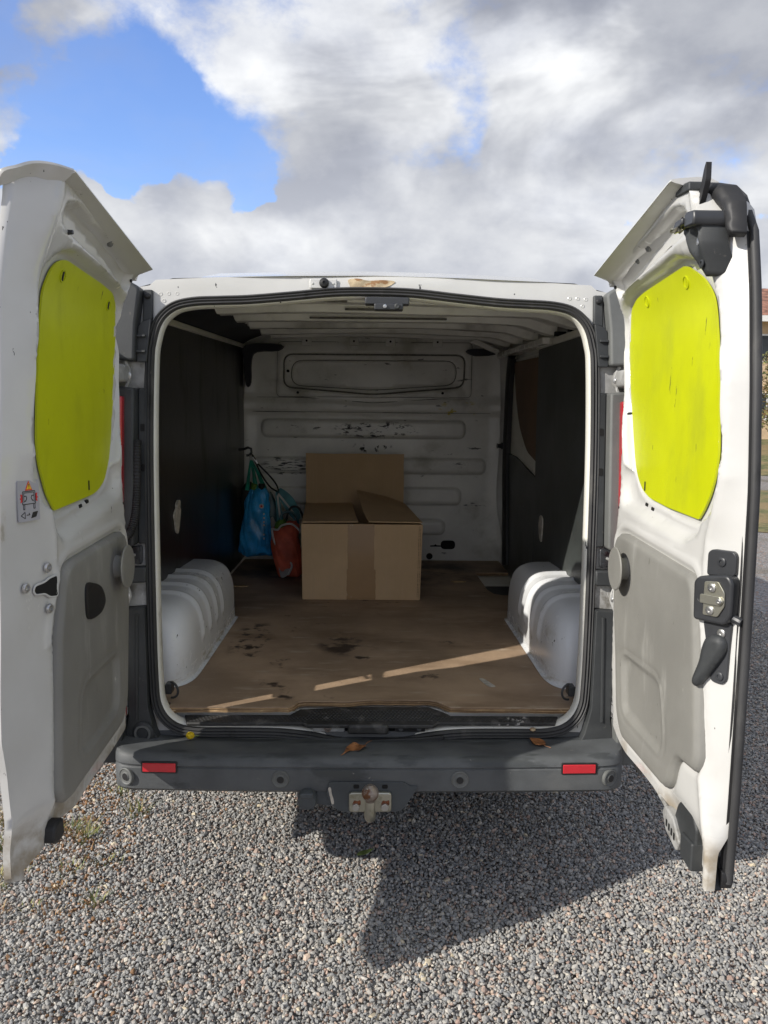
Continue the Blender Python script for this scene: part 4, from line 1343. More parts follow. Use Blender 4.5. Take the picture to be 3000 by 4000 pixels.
tr = [RP(-.760, z, .045) for z in (1.46, 1.40, 1.32)] + [RP(-.760, 1.26, .05), RP(-.763, 1.21, .055), RP(-.775, 1.165, .07), RP(-.795, 1.140, .12), RP(-.790, 1.130, .17), RP(-.775, 1.125, .205)]
trs = [tuple(p) for p in spline(tr, 22, False)]
tube('door_loom', trs, .014, 'rubber', VAN, 12, rfun=lambda t: .0128 + (.0022 if int(t * len(trs)) % 3 == 0 else 0))

# ================================================================== load space
FZ = .58


def FLR(x, y, h):
    return (x, y, FZ + h)


def WALL(sx, x0=.855):
    return lambda y, z, h: (sx * (x0 - h), y, z)


prism('floor_pan', [(-.87, 2.50), (.87, 2.50), (.87, 5.22), (-.87, 5.22)], FLR, -.060, -.030, 'bulk', VAN)
ply_o = [(-.668, 2.462), (-.275, 2.466), (-.258, 2.480), (-.245, 2.512), (-.225, 2.522), (-.07, 2.518), (-.03, 2.530), (.0, 2.536), (.20, 2.536), (.228, 2.522), (.252, 2.490), (.268, 2.470), (.678, 2.466), (.680, 2.50), (.86, 2.62), (.86, 4.11), (.72, 4.115), (.675, 4.15), (.655, 4.24), (.648, 4.74), (.86, 4.745), (.86, 5.14), (-.86, 5.14), (-.86, 2.62), (-.672, 2.50)]
jag = []
for i, p in enumerate(resample(ply_o, .03)):
    j_ = .0022 if p[1] < 2.6 else 0
    jag.append((p[0], p[1] + random.uniform(-j_, j_)))
PLY = prism('plywood_floor', jag, FLR, -.004, .0, 'ply', VAN)
prism('plywood_edge', [(a, b + .002) for a, b in jag], FLR, -.020, -.0045, 'plyedge', PLY)
prism('step_tread', [(.655, 4.45), (.86, 4.45), (.86, 4.735), (.655, 4.735)], FLR, -.030, -.024, 'jamb', VAN)
prism('step_mat', fillet([(.668, 4.15), (.86, 4.13), (.86, 4.44), (.66, 4.44)], .03), FLR, -.030, -.022, 'rubber', VAN)
# black sill plate with a punched pattern
sp_o = [(-.60, 2.415), (-.62, 2.470), (-.270, 2.474), (-.24, 2.515), (.0, 2.535), (.20, 2.535), (.245, 2.50), (.270, 2.472), (.63, 2.472), (.61, 2.425), (.225, 2.425), (.205, 2.405), (-.205, 2.405), (-.225, 2.420)]


def SIL(x, y, h):
    return (x, y, .5445 + (y - 2.42) * .10 + h)


SILL = prism('sill_plate', sp_o, SIL, -.012, .0, 'sill', VAN, .003)
Vd, Fd = [], []
for i, x in enumerate(np.arange(-.59, .60, .0125)):
    for j, y in enumerate((2.428, 2.438, 2.448, 2.458)):
        if -.215 < x < .215 and y < 2.43:
            continue
        xx = x + (.006 if j % 2 else 0)
        k = len(Vd)
        for q in range(4):
            a = q * math.pi / 2 + .78
            Vd.append(SIL(xx + .0052 * math.cos(a), y + .0032 * math.sin(a), .0002))
        Vd.append(SIL(xx, y, .0026))
        Fd += [(k, k + 1, k + 4), (k + 1, k + 2, k + 4), (k + 2, k + 3, k + 4), (k + 3, k, k + 4)]
for i, x in enumerate(np.arange(-.205, .215, .0125)):
    for j, y in enumerate((2.470, 2.482, 2.494, 2.506)):
        xx = x + (.006 if j % 2 else 0)
        k = len(Vd)
        for q in range(4):
            a = q * math.pi / 2 + .78
            Vd.append(SIL(xx + .0052 * math.cos(a), y + .0032 * math.sin(a), .0002))
        Vd.append(SIL(xx, y, .0026))
        Fd += [(k, k + 1, k + 4), (k + 1, k + 2, k + 4), (k + 2, k + 3, k + 4), (k + 3, k, k + 4)]
dm = mesh('tread_dimples', Vd, Fd, 'sill', SILL, 20)
dm['kind'] = 'stuff'
stp = box('striker_cover', (-.075, 2.398, .512), (.060, 2.445, .545), 'sill', VAN, .008)
prism('striker_pocket', rrect(.080, .180, .515, .540, .006), lambda a, b, h: (a, 2.428 - h, b), 0., .012, 'sill', VAN, .003)
prism('striker_pocket_hole', rrect(.084, .176, .518, .537, .005), lambda a, b, h: (a, 2.428 - h, b), .010, .0135, 'dark', VAN)
for x in (.100, .160):
    lathe('striker_screw', [(.008, 0), (.008, .003), (.004, .004), (0, .003)], (x, 2.4145, .5275), (0, -1, .2), 'plastic', VAN, 12)
prism('striker_recess', rrect(-.190, -.085, .512, .536, .006), lambda a, b, h: (a, 2.430 - h, b), .0, .008, 'dirtymetal', VAN, .002)
lathe('striker_bush', [(.013, 0), (.013, .010), (.008, .011), (.007, .002), (0, .002)], (-.140, 2.424, .526), (0, -1, .2), 'rust', VAN, 16)
prism('seal_joiner', fillet([(-.122, .458), (-.122, .492), (.0, .494), (.15, .500), (.24, .508), (.24, .494), (.15, .478), (.0, .462)], .004), RP, .018, .030, 'rubber', VAN, .004)
for sx in (-1, 1):
    x = sx * .682
    lr = prism('lashing_plate', rrect(x - .012, x + .012, .608, .642, .005), lambda a, b, h: (a, 2.520 - h, b), -.02, .02, 'blackmetal', VAN, .003)
    pts = [(x - sx * (.012 + .026 * math.sin(t)), 2.496 - .012 * math.sin(t), .626 + .027 * math.cos(t)) for t in np.linspace(0, math.pi, 14)]
    tube('lashing_ring', pts, .004, 'blackmetal', lr, 8)

# ---- wheel arches
for sx in (-1, 1):
    V, F = [], []
    NU, NV = 80, 44
    y0, y1 = 2.640, 3.640
    for i in range(NU + 1):
        u = i / NU
        y = y0 + (y1 - y0) * u ** 1.5
        e = min(1., (y - y0) / .20)
        near = (1 - (1 - e) ** 2.8) ** (1 / 2.8)
        ef = min(1., (y1 - y) / .06)
        far = (1 - (1 - ef) ** 2.5) ** (1 / 2.5)
        k = near * (.25 + .75 * far)
        W_ = (.855 - .655) * (.55 + .45 * near) * (.9 + .1 * far)
        T_ = (.268 + .02 * math.sin((y - y0) * 2.6)) * (near ** .8)
        rib = 0
        for yr in (2.925, 3.055, 3.185, 3.315):
            rib += math.exp(-((y - yr) / .019) ** 6)
        for j in range(NV + 1):
            t = j / NV
            # superellipse from the wall top to the floor at the inner side, then a little foot flange
            if t < .92:
                w = t / .92 * math.pi / 2
                cx, cz = math.sin(w) ** (2 / 4.2), math.cos(w) ** (2 / 4.2)
                x = .855 - W_ * cx
                z = FZ + T_ * cz
                rr = rib * .009 * sst(z, FZ + .095, FZ + .115)
                x -= rr * (cx ** 2)
                z += rr * (cz ** 2)
            else:
                q = (t - .92) / .08
                x = .855 - W_ - .015 * q
                z = FZ + .006 * (1 - q) + .0015
            V.append((sx * x, y, z))
    for i in range(NU):
        for j in range(NV):
            a = i * (NV + 1) + j
            F.append((a, a + 1, a + NV + 2, a + NV + 1))
    mesh('wheel_arch', V, F, 'arch', VAN, 60)

# ---- side linings
WL, WR = WALL(-1), WALL(1)
LPN = sheet('left_lining', [(2.60, .60), (5.11, .60), (5.11, 1.985), (2.60, 1.890)], lambda p: .004 * np.sin(p[:, 0] * 2.1) * np.sin(p[:, 1] * 3.1), WL, 'panel', VAN, res=.06, thick=.009)
prism('torn_patch', [tuple(p) for p in spline([(3.275, 1.115), (3.33, 1.150), (3.385, 1.128), (3.36, 1.07), (3.335, 1.03), (3.30, 1.045), (3.29, 1.085)], 3)], WL, .002, .009, 'whitepatch', LPN)
prism('torn_patch', [tuple(p) for p in spline([(3.30, 1.155), (3.335, 1.175), (3.36, 1.165), (3.345, 1.135), (3.315, 1.135)], 3)], WL, .004, .014, 'whitepatch', LPN)
prism('top_rail', [(2.60, 1.887), (5.11, 1.982), (5.11, 2.008), (2.60, 1.913)], WL, -.03, .014, 'jamb', VAN, .004)
sheet('left_inner_side', [(2.52, .54), (5.18, .54), (5.18, 2.02), (2.52, 1.90)], lambda p: 0 * p[:, 0], WALL(-1, .885), 'bulk', VAN, res=.3)
RPN = sheet('right_lining', [(2.60, .60), (4.02, .60), (4.02, 1.900), (2.60, 1.875)], lambda p: .004 * np.sin(p[:, 0] * 2.4 + 1) * np.sin(p[:, 1] * 2.7), WR, 'panelgrey', VAN, res=.06, thick=.009)
prism('torn_patch', [tuple(p) for p in spline([(3.78, 1.03), (3.80, 1.055), (3.84, 1.055), (3.86, 1.01), (3.84, .955), (3.80, .93), (3.785, .98)], 3)], WR, .002, .009, 'whitepatch', RPN)
prism('top_rail', [(2.60, 1.872), (4.05, 1.897), (4.05, 1.928), (2.60, 1.903)], WR, -.03, .012, 'jamb', VAN, .004)
prism('door_runner', [(3.75, 1.900), (5.11, 1.938), (5.11, 1.968), (3.75, 1.932)], WR, -.03, .045, 'bulk', VAN, .006)
sheet('right_inner_side', [(2.52, .54), (5.18, .54), (5.18, 2.02), (2.52, 1.90)], lambda p: 0 * p[:, 0], WALL(1, .890), 'bulk', VAN, res=.3)
# sliding door seen from inside: light frame, dark lower lining, brown board in the window
SDR = prism('sliding_door', [(4.03, .56), (5.02, .56), (5.02, 1.905), (4.03, 1.885)], WR, -.03, -.016, 'jamb', VAN)
prism('sliding_door_lining', fillet([(4.03, .57), (4.98, .57), (4.98, 1.33), (4.62, 1.315), (4.05, 1.235), (4.03, 1.235)], .01), WR, -.016, -.004, 'panelgrey', SDR, .003)
prism('window_board', fillet([(4.035, 1.315, .01), (4.30, 1.36, .08), (4.55, 1.50, .1), (4.70, 1.70, .1), (4.76, 1.885, .02), (4.035, 1.862, .01)], .03), WR, -.016, -.006, 'hardboard', SDR, .002)
sl = [(4.80, 1.93), (4.86, 1.80), (4.885, 1.60), (4.90, 1.40), (4.895, 1.20), (4.86, 1.0), (4.83, .80), (4.80, .62)]
sweep('door_pillar_seal', [tuple(p) for p in spline(sl, 5, False)], [(-.055, -.03), (-.055, .012), (-.02, .026), (.03, .022), (.055, .01), (.055, -.03)], WR, 'rubber', VAN, closed=False)
lathe('lock_striker', [(.022, 0), (.022, .006), (.014, .008), (.014, .03), (.018, .034), (0, .034)], (.845, 5.02, 1.365), (-1, -.1, 0), 'blackmetal', VAN, 16)
# ---- bulkhead


def BK(x, z, h):
    return (x, 5.160 - h, z)


bk_out = [(-.875, .560), (.885, .560), (.88, .75), (.845, .92), (.835, 1.05), (.850, 1.40), (.845, 1.75), (.83, 1.97), (.70, 2.06), (0, 2.088), (-.70, 2.05), (-.83, 1.95), (-.87, 1.5)]
beads = [rrect(-.745, .62, 1.402, 1.528, .055), rrect(-.80, .760, 1.165, 1.275, .05), rrect(-.83, .60, .955, 1.078, .05), rrect(-.83, .495, .752, .862, .05)]
winr = fillet([(-.595, 1.735), (0, 1.690), (.60, 1.745), (.605, 1.955), (-.590, 1.950)], .06, 5)
wini = fillet([(-.548, 1.748), (0, 1.720), (.548, 1.760), (.552, 1.918), (-.540, 1.912)], .075, 5)
frm = fillet([(-.640, 1.672), (.650, 1.678), (.650, 2.035), (-.630, 2.030)], .03)


def vline(x, z0, dip):
    return z0 - dip * np.clip(1 - np.abs(x) / .45, 0, 1)


def bk_h(p):
    x, z = p[:, 0], p[:, 1]
    h = np.zeros(len(p))
    for b_ in beads:
        h += .030 * sst(sdf(b_, p), .002, -.014)
    h -= .020 * sst(sdf(winr, p), .008, -.008)
    h -= .016 * sst(sdf(wini, p), .006, -.010)
    h += .008 * sst(sdf(frm, p), .004, -.006)
    zl = vline(x, 1.665, .032)
    h += .016 * sst(z, zl + .002, zl - .008) * sst(z, 1.570, 1.582)
    h += .012 * sst(np.abs(x), .76, .86)
    h -= .02 * sst(z, .66, .58) * sst(x, .5, .8)
    h += .006 * sst(z, 1.99, 2.0) * sst(np.abs(np.abs(x) - .2), .05, .04)
    for (a, b) in ((-.42, .10), (.02, .08), (.46, .09)):
        for zz in (1.982, 1.690 if a else 1.676, 1.548):
            h += .005 * sst(np.abs(x - a), b / 2 + .004, b / 2 - .002) * sst(np.abs(z - zz), .016, .010)
    h += .002 * np.sin(x * 7) * np.sin(z * 11)
    return h


BKO = sheet('bulkhead', bk_out, bk_h, BK, 'bulk', VAN, res=.021, feats=[(winr, (-.008, 0, .008)), (wini, (-.010, 0, .006)), (frm, (-.006, .004)), *[(b_, (-.015, -.009, -.003, .002, .007)) for b_ in beads]], sharp=80)
sheet('bulkhead_surround', [(-.90, .54), (.90, .54), (.90, 2.13), (-.90, 2.13)], lambda p: 0 * p[:, 0], lambda x, z, h: (x, 5.20 - h, z), 'bulk', VAN, res=.3)
for q in ((-.50, 1.700), (.46, 1.705), (-.565, 1.84)):
    prism('bulkhead_hole', circ(q[0], q[1], .009, 14), BK, -.02, .0105, 'dark', BKO)
prism('bulkhead_hole', rrect(.468, .566, .655, .715, .028), BK, -.02, .002, 'dark', BKO)
prism('bulkhead_hole', circ(.392, .605, .022, 18), BK, -.02, .002, 'dark', BKO)
prism('bulkhead_slot', [(.395, .672), (.50 - .03, .672), (.47, .680), (.44, .682), (.432, .690), (.424, .682), (.397, .680)], BK, -.02, .004, 'dark', BKO)
for x in (-.44, -.13, .11, .42):
    prism('hook_bracket', fillet([(x - .035, 2.005), (x + .035, 2.005), (x + .03, 2.06), (x - .03, 2.06)], .01), BK, .0, .022, 'bulk', BKO, .005)
    prism('bulkhead_hole', circ(x, 2.036, .007, 12), BK, .02, .0232, 'dark', BKO)
BKS = lambda a, b, h: BK(a, b, h + float(bk_h(np.array([[a, b]]))[0]))
sweep('recess_shade_line', winr, [(-.006, -.004), (-.003, .003), (.003, .003), (.006, -.004)], lambda a, b, h: BK(a, b, h + .004), 'shadowgap', BKO)  # raised grey beads that draw the shadow line round the recess
sweep('recess_shade_line', wini, [(-.003, -.004), (-.001, .002), (.001, .002), (.003, -.004)], lambda a, b, h: BK(a, b, h - .014), 'shadowgap', BKO)
sweep('panel_shade_line', resample(frm, .05), [(-.003, -.004), (-.001, .0025), (.001, .0025), (.003, -.004)], lambda a, b, h: BK(a, b, h + .003), 'shadowgap', BKO)  # shade at the frame edge drawn as a grey strip
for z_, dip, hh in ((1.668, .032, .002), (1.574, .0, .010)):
    sweep('ledge_shade_line', [(x, float(vline(np.array([x]), z_, dip)[0])) for x in np.linspace(-.84, .83, 40)], [(-.004, -.006), (-.001, .003), (.001, .003), (.004, -.006)], lambda a, b, h: BK(a, b, h + hh), 'shadowgap', BKO, closed=False)  # shade along the ledge drawn as grey strips
# ---- ceiling with pressed cross members


def zc(y):
    return 1.985 + .105 * (y - 2.58) / 2.58


def cl_h(p):
    x, y = p[:, 0], p[:, 1]
    h = -.014 * (x / .70) ** 2 - .035 * sst(np.abs(x), .66, .86)
    for yb, wb, db in BOWS:
        h -= .72 * db * sst(np.abs(y - yb), wb + .006, wb - .006)
    h += .003 * np.sin(x * 6 + y * 3)
    return h


BOWS = ((2.76, .05, .042), (2.98, .045, .050), (3.30, .05, .058), (3.72, .05, .056), (4.14, .05, .056), (4.56, .05, .056), (4.98, .05, .05))
ysc = sorted({2.655, 5.19, *[round(yb + sg * wb + e_, 4) for yb, wb, db in BOWS for sg in (-1, 1) for e_ in (-.0065, -.003, .003, .0065)], *[round(y, 3) for y in np.arange(2.68, 5.18, .06)]})
Vc, Fc = [], []
NX = 44
for y in ysc:
    xl = -.70 + .05 * max(sst(abs(y - yb), wb + .03, wb - .01) for yb, wb, db in BOWS) + .008 * math.sin(y * 31)
    xx = np.linspace(xl, .86, NX)
    hh = cl_h(np.stack([xx, np.full(NX, y)], 1))
    Vc += [(float(a), y, zc(y) + float(b)) for a, b in zip(xx, hh)]
for i in range(len(ysc) - 1):
    for k in range(NX - 1):
        Fc.append((i * NX + k, i * NX + k + 1, (i + 1) * NX + k + 1, (i + 1) * NX + k))
mesh('ceiling', Vc, Fc, 'ceil', VAN, 40)
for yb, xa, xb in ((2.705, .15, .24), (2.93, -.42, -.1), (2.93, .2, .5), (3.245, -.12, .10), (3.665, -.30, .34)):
    prism('bow_gap', rrect(xa, xb, -.004, .004, .003), lambda a, b, h: (a, yb - h, zc(yb) - .030 + b), -.010, .004, 'shadowgap', VAN)  # dark gap lines at the bows, put in as coloured strips
# header box behind the top of the opening
hd = [(-.655, 2.535), (.655, 2.535), (.62, 2.63), (-.62, 2.63)]
sheet('roof_header', [(-.70, 1.86), (-.66, 1.905), (-.59, 1.918), (-.41, 1.922), (-.20, 1.936), (0, 1.947), (.20, 1.936), (.41, 1.922), (.59, 1.918), (.66, 1.905), (.70, 1.86), (.70, 1.99), (-.70, 1.99)], lambda p: -.045 - .03 * sst(p[:, 1], 1.91, 1.96), RP, 'ceil', VAN, res=.03)
il = prism('roof_lamp', rrect(-.030, .115, 1.918, 1.942, .006), lambda a, b, h: (a, 2.585 - h, b - .012), -.02, .02, 'blackmetal', VAN, .004)
prism('lamp_latch', rrect(.0, .095, 1.900, 1.921, .005), lambda a, b, h: (a, 2.580 - h, b - .012), -.02, .022, 'blackmetal', il, .004)
lathe('latch_button', [(.009, 0), (.009, .008), (.006, .010), (0, .009)], (.075, 2.558, 1.899), (0, -1, 0), 'plastic', il, 14)
lathe('latch_button', [(.006, 0), (.006, .006), (0, .007)], (.035, 2.558, 1.899), (0, -1, 0), 'steel', il, 12)
# dark opening of the left cant rail and right bracing strut
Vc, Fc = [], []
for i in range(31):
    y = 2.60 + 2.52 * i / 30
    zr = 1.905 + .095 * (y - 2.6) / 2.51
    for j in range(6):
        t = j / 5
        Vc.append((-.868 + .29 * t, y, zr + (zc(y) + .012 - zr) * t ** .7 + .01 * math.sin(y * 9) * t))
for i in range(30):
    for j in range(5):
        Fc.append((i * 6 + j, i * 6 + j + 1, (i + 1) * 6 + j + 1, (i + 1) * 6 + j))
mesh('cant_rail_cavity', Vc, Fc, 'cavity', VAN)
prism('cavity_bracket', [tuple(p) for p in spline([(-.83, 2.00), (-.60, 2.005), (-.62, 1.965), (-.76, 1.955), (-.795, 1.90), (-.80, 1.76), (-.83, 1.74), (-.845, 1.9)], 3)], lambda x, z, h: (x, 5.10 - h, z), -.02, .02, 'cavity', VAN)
prism('roof_brace', [(.60, 2.02), (.64, 2.04), (.80, 1.97), (.78, 1.945)], lambda x, z, h: (x, 4.95 - h, z), .0, .03, 'bulk', VAN, .006)
for i, y in enumerate((2.80, 3.05, 3.35, 3.60)):
    prism('rail_slot', rrect(y, y + .03, 1.905 + i * .006, 1.925 + i * .006, .004), WR, -.03, .018, 'dark', VAN)
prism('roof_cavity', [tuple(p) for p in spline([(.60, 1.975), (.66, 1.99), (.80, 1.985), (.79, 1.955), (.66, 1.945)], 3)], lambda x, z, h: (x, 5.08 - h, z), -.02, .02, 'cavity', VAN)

# ================================================================== load
# ---- open cardboard box
BX = empty('cardboard_box', (-.05, 4.2, FZ))
tag(BX, 'large brown cardboard box with its flaps half open on the plywood floor', 'box')
x0, x1, y0, y1, z0, z1 = -.372, .266, 3.985, 4.90, FZ + .0005, .985
T = .006


def wallp(name, poly, MAP, rip=.0):
    return prism(name, poly, MAP, 0, T, 'card', BX, .0015)


def jrect(a0, a1, b0, b1, j=.002, n=7):
    p = resample([(a0, b0), (a1, b0), (a1, b1), (a0, b1)], (a1 - a0) / n)
    return [(q[0] + random.uniform(-j, j), q[1] + random.uniform(-j, j)) for q in p]


fr = wallp('front_panel', [(x0 + .006, z0), (x1 - .010, z0), (x1, z1), (x0, z1)], lambda a, b, h: (a, y0 + h + .004 * math.sin((b - z0) * 5) * 0, b))
wallp('back_panel', [(x0 + .006, z0), (x1 - .010, z0), (x1, z1), (x0, z1)], lambda a, b, h: (a, y1 - h, b))
wallp('side_panel', [(y0 + T, z0), (y1 - T, z0), (y1 - T, z1), (y0 + T, z1)], lambda a, b, h: (x0 + .003 + h + .003 * (z1 - b), a, b))
wallp('side_panel', [(y0 + T, z0), (y1 - T, z0), (y1 - T, z1), (y0 + T, z1)], lambda a, b, h: (x1 - .003 - h - .012 * (z1 - b), a, b))
wallp('bottom_panel', [(x0 + .012, y0 + T), (x1 - .016, y0 + T), (x1 - .016, y1 - T), (x0 + .012, y1 - T)], lambda a, b, h: (a, b, z0 + .001 + h))
wallp('front_flap', jrect(x0 + .01, x1 - .012, 0, .21), lambda a, b, h: (a, y0 + .004 + b * .985, z1 - .004 - b * .09 - h))
wallp('left_flap', jrect(y0 + .012, y1 - .012, 0, .30), lambda a, b, h: (x0 + .004 + b * .985, a, z1 + .004 + b * .01 + h))
wallp('right_flap', [(y0 + .002, 0), (y1 - .03, 0), (y1 - .05, .12), (y1 - .20, .325), (4.5, .322), (4.2, .312), (y0 + .06, .30), (y0 - .004, .292)], lambda a, b, h: (x1 - .002 - b * .965, a, z1 + .007 + b * .30 * max(0, (a - y0 + .03)) / .72 + h))
wallp('back_flap', jrect(x0 + .006, x1 - .008, 0, .325), lambda a, b, h: (a, y1 + b * .03 - h, z1 + b))
prism('flap_crease', rrect(-.073, -.068, z1 + .01, z1 + .32, .001), lambda a, b, h: (a, y1 + (b - z1) * .03 - T - h, b), .0, .0012, 'card', BX)
tp = prism('packing_tape', jrect(-.128, .012, z0 + .004, z1 - .002, .0012, 9), lambda a, b, h: (a, y0 - h, b), .0, .0009, 'tape', BX)
prism('packing_tape', jrect(-.132, .020, z0 + .002, z0 + .165, .0015, 9), lambda a, b, h: (a, y0 - .0009 - h, b), .0, .0009, 'tape', BX)
prism('packing_tape', jrect(-.128, .012, 0, .20, .0015, 9), lambda a, b, h: (a, y0 + .004 + b * .985, z1 - .0032 - b * .09 + h), .0, .0008, 'tape', BX)
for dx in (.012, .020):
    prism('corner_fold', [(x1 - dx - .006 - .010 * 0, z0 + .01), (x1 - dx - .0035, z0 + .01), (x1 - dx + .0025, z1 - .01), (x1 - dx, z1 - .01)], lambda a, b, h: (a, y0 - h, b), -.001, .0012, 'plyedge', BX)

for ch in BX.children:                                    # the box stands a little askew
    for v in ch.data.vertices:
        v.co.x -= (v.co.y - y0) * .064
# ---- bags hung on the left wall hook


def crumple(name, prof_rows, MAPXYZ, mat, parent, seed, amp=.012, nu=48):
    """a closed crumpled bag: rows of (z, cx, cy, rx, ry)"""
    r_ = np.random.default_rng(seed)
    ph = r_.uniform(0, 6.28, 12)
    V, F = [], []
    rows = spline(prof_rows, 6, False)
    for i, (z, cx, cy, rx, ry) in enumerate(rows):
        for j in range(nu):
            a = 2 * math.pi * j / nu
            w = 0
            for k in range(6):
                w += math.sin((k + 2) * a + ph[k] + z * (9 + 7 * k) * (1 if k % 2 else -1)) / (k + 1.5)
            w += .8 * abs(math.sin(7 * a + ph[7] + z * 22)) - .4
            rr = 1 + amp * 6 * w
            ca, sa = math.cos(a), math.sin(a)
            ca = abs(ca) ** .75 * (1 if ca > 0 else -1)
            sa = abs(sa) ** .75 * (1 if sa > 0 else -1)
            V.append((cx + rx * ca * rr, cy + ry * sa * rr, z + amp * .5 * math.sin(3 * a + ph[8])))
    m = len(rows)
    for i in range(m - 1):
        for j in range(nu):
            F.append((i * nu + j, i * nu + (j + 1) % nu, (i + 1) * nu + (j + 1) % nu, (i + 1) * nu + j))
    F.append(tuple(range(nu))[::-1])
    F.append(tuple(range((m - 1) * nu, m * nu)))
    return mesh(name, V, F, mat, parent, 60)


HK = (-.800, 4.86, 1.335)
hook = tube('wall_hook', [(-.845, 4.86, 1.33), (-.81, 4.86, 1.335), (-.785, 4.855, 1.345), (-.765, 4.85, 1.338), (-.762, 4.85, 1.315), (-.775, 4.85, 1.298), (-.795, 4.85, 1.295)], .008, 'blackmetal', VAN, 8)
BB = empty('blue_carrier_bag', (-.735, 4.82, .70))
tag(BB, 'blue plastic carrier bag hanging by green straps from the left wall', 'bag')
crumple('bag_body', [(.672, -.735, 4.82, .085, .045), (.69, -.735, 4.82, .098, .055), (.78, -.730, 4.82, .100, .06), (.90, -.728, 4.82, .088, .055), (1.0, -.722, 4.82, .078, .05), (1.06, -.715, 4.82, .062, .045), (1.095, -.712, 4.82, .045, .035)], None, 'bluebag', BB, 3, .022, 72)
tube('bag_strap', [(-.728, 4.80, 1.08), (-.745, 4.82, 1.18), (-.765, 4.84, 1.265)], .010, 'greenbag', BB, 8, rfun=lambda t: .017 - .012 * t)
tube('bag_strap', [(-.675, 4.80, 1.09), (-.715, 4.82, 1.18), (-.760, 4.84, 1.265)], .010, 'greenbag', BB, 8, rfun=lambda t: .016 - .011 * t)
tube('bag_strap', [(-.785, 4.80, 1.08), (-.775, 4.82, 1.18), (-.768, 4.84, 1.265)], .010, 'greenbag', BB, 8, rfun=lambda t: .014 - .009 * t)
tube('snap_hook', [(-.766, 4.84, 1.262), (-.758, 4.845, 1.28), (-.762, 4.848, 1.305), (-.772, 4.846, 1.30), (-.773, 4.842, 1.275), (-.766, 4.84, 1.262)], .0035, 'steel', BB, 6)
crumple('dark_contents', [(.80, -.800, 4.84, .018, .03), (.95, -.802, 4.84, .028, .03), (1.06, -.795, 4.84, .036, .035), (1.10, -.785, 4.84, .030, .03), (1.125, -.78, 4.84, .014, .015)], None, 'elastic', BB, 9, .012, 24)
lathe('bottle_cap', [(.018, 0), (.018, .03), (.015, .034), (0, .034)], (-.745, 4.80, 1.09), (.2, -.3, 1), 'greenstuff', BB, 14)
lathe('bottle_cap', [(.021, 0), (.021, .035), (.018, .039), (0, .039)], (-.690, 4.80, 1.085), (-.1, -.2, 1), 'elastic', BB, 14)
prism('bag_emblem', circ(-.690, .985, .015, 14), lambda a, b, h: (a, 4.762 - h, b), .0, .003, 'whitecloth', BB)
prism('bag_emblem', circ(-.690, .985, .007, 12), lambda a, b, h: (a, 4.7588 - h, b), .0, .0015, 'inkred', BB)
for i, zz in enumerate((.93, .905, .88, .86, .80, .775)):
    prism('bag_lettering', [(-.680, zz), (-.671, zz + .002), (-.671, zz + .013), (-.680, zz + .011)], lambda a, b, h: (a, 4.758 - h, b), .0, .002, 'whitecloth', BB)

TB = empty('teal_shopping_bag', (-.62, 4.83, .86))
tag(TB, 'slack teal cloth bag with pale stripes hung from a black elastic cord', 'bag')
crumple('bag_body', [(.800, -.640, 4.86, .045, .02), (.86, -.650, 4.86, .060, .028), (.95, -.648, 4.86, .050, .026), (1.03, -.655, 4.86, .032, .022), (1.06, -.665, 4.86, .022, .02)], None, 'tealdark', TB, 12, .012, 32)


def ribbon(name, pts, w, mat, parent, ax=(1, 0, 0), thick=.003):
    P = [Vector(p) for p in spline(pts, 6, False)]
    V, F = [], []
    a = Vector(ax).normalized()
    for i, p in enumerate(P):
        t = i / (len(P) - 1)
        ww = w(t) if callable(w) else w
        V += [p - a * ww / 2, p + a * ww / 2, p + a * ww / 2 + Vector((0, thick, 0)), p - a * ww / 2 + Vector((0, thick, 0))]
    for i in range(len(P) - 1):
        for j in range(4):
            F.append((i * 4 + j, i * 4 + (j + 1) % 4, (i + 1) * 4 + (j + 1) % 4, (i + 1) * 4 + j))
    F += [(0, 1, 2, 3), tuple(len(V) - 4 + j for j in range(4))]
    return mesh(name, V, F, mat, parent, 50)


ribbon('bag_panel', [(-.590, 4.80, 1.085), (-.545, 4.80, 1.03), (-.50, 4.80, .965), (-.462, 4.80, .895)], lambda t: .03 + .055 * math.sin(t * 3.0), 'tealbag', TB, (.6, 0, .8))
ribbon('bag_stripe', [(-.590, 4.796, 1.06), (-.545, 4.796, 1.005), (-.50, 4.796, .945), (-.465, 4.796, .880)], .012, 'whitecloth', TB, (.6, 0, .8))
ribbon('bag_panel', [(-.596, 4.80, 1.08), (-.592, 4.80, 1.0), (-.580, 4.80, .90), (-.575, 4.80, .82)], lambda t: .02 + .03 * t, 'tealbag', TB)
ribbon('bag_stripe', [(-.594, 4.796, 1.05), (-.590, 4.796, 1.0), (-.578, 4.796, .90), (-.574, 4.796, .84)], .012, 'whitecloth', TB)
tube('elastic_cord', [tuple(p) for p in spline([(-.762, 4.84, 1.31), (-.735, 4.83, 1.255), (-.690, 4.82, 1.165), (-.640, 4.81, 1.10), (-.598, 4.80, 1.075)], 5, False)], .0055, 'elastic', TB, 8)
tube('elastic_cord', [tuple(p) for p in spline([(-.755, 4.838, 1.30), (-.715, 4.83, 1.24), (-.650, 4.82, 1.175), (-.605, 4.81, 1.12), (-.588, 4.80, 1.08)], 5, False)], .0055, 'elastic', TB, 8)
tube('cord_clip', [(-.735, 4.828, 1.268), (-.722, 4.826, 1.245)], .009, 'steel', TB, 8)
tube('cord_clip', [(-.755, 4.83, 1.285), (-.735, 4.828, 1.258)], .007, 'steel', TB, 8)
prism('bag_price_tag', [(-.655, .90), (-.625, .915), (-.585, .835), (-.620, .815)], lambda a, b, h: (a, 4.80 - h, b), .0, .003, 'greycloth', TB)

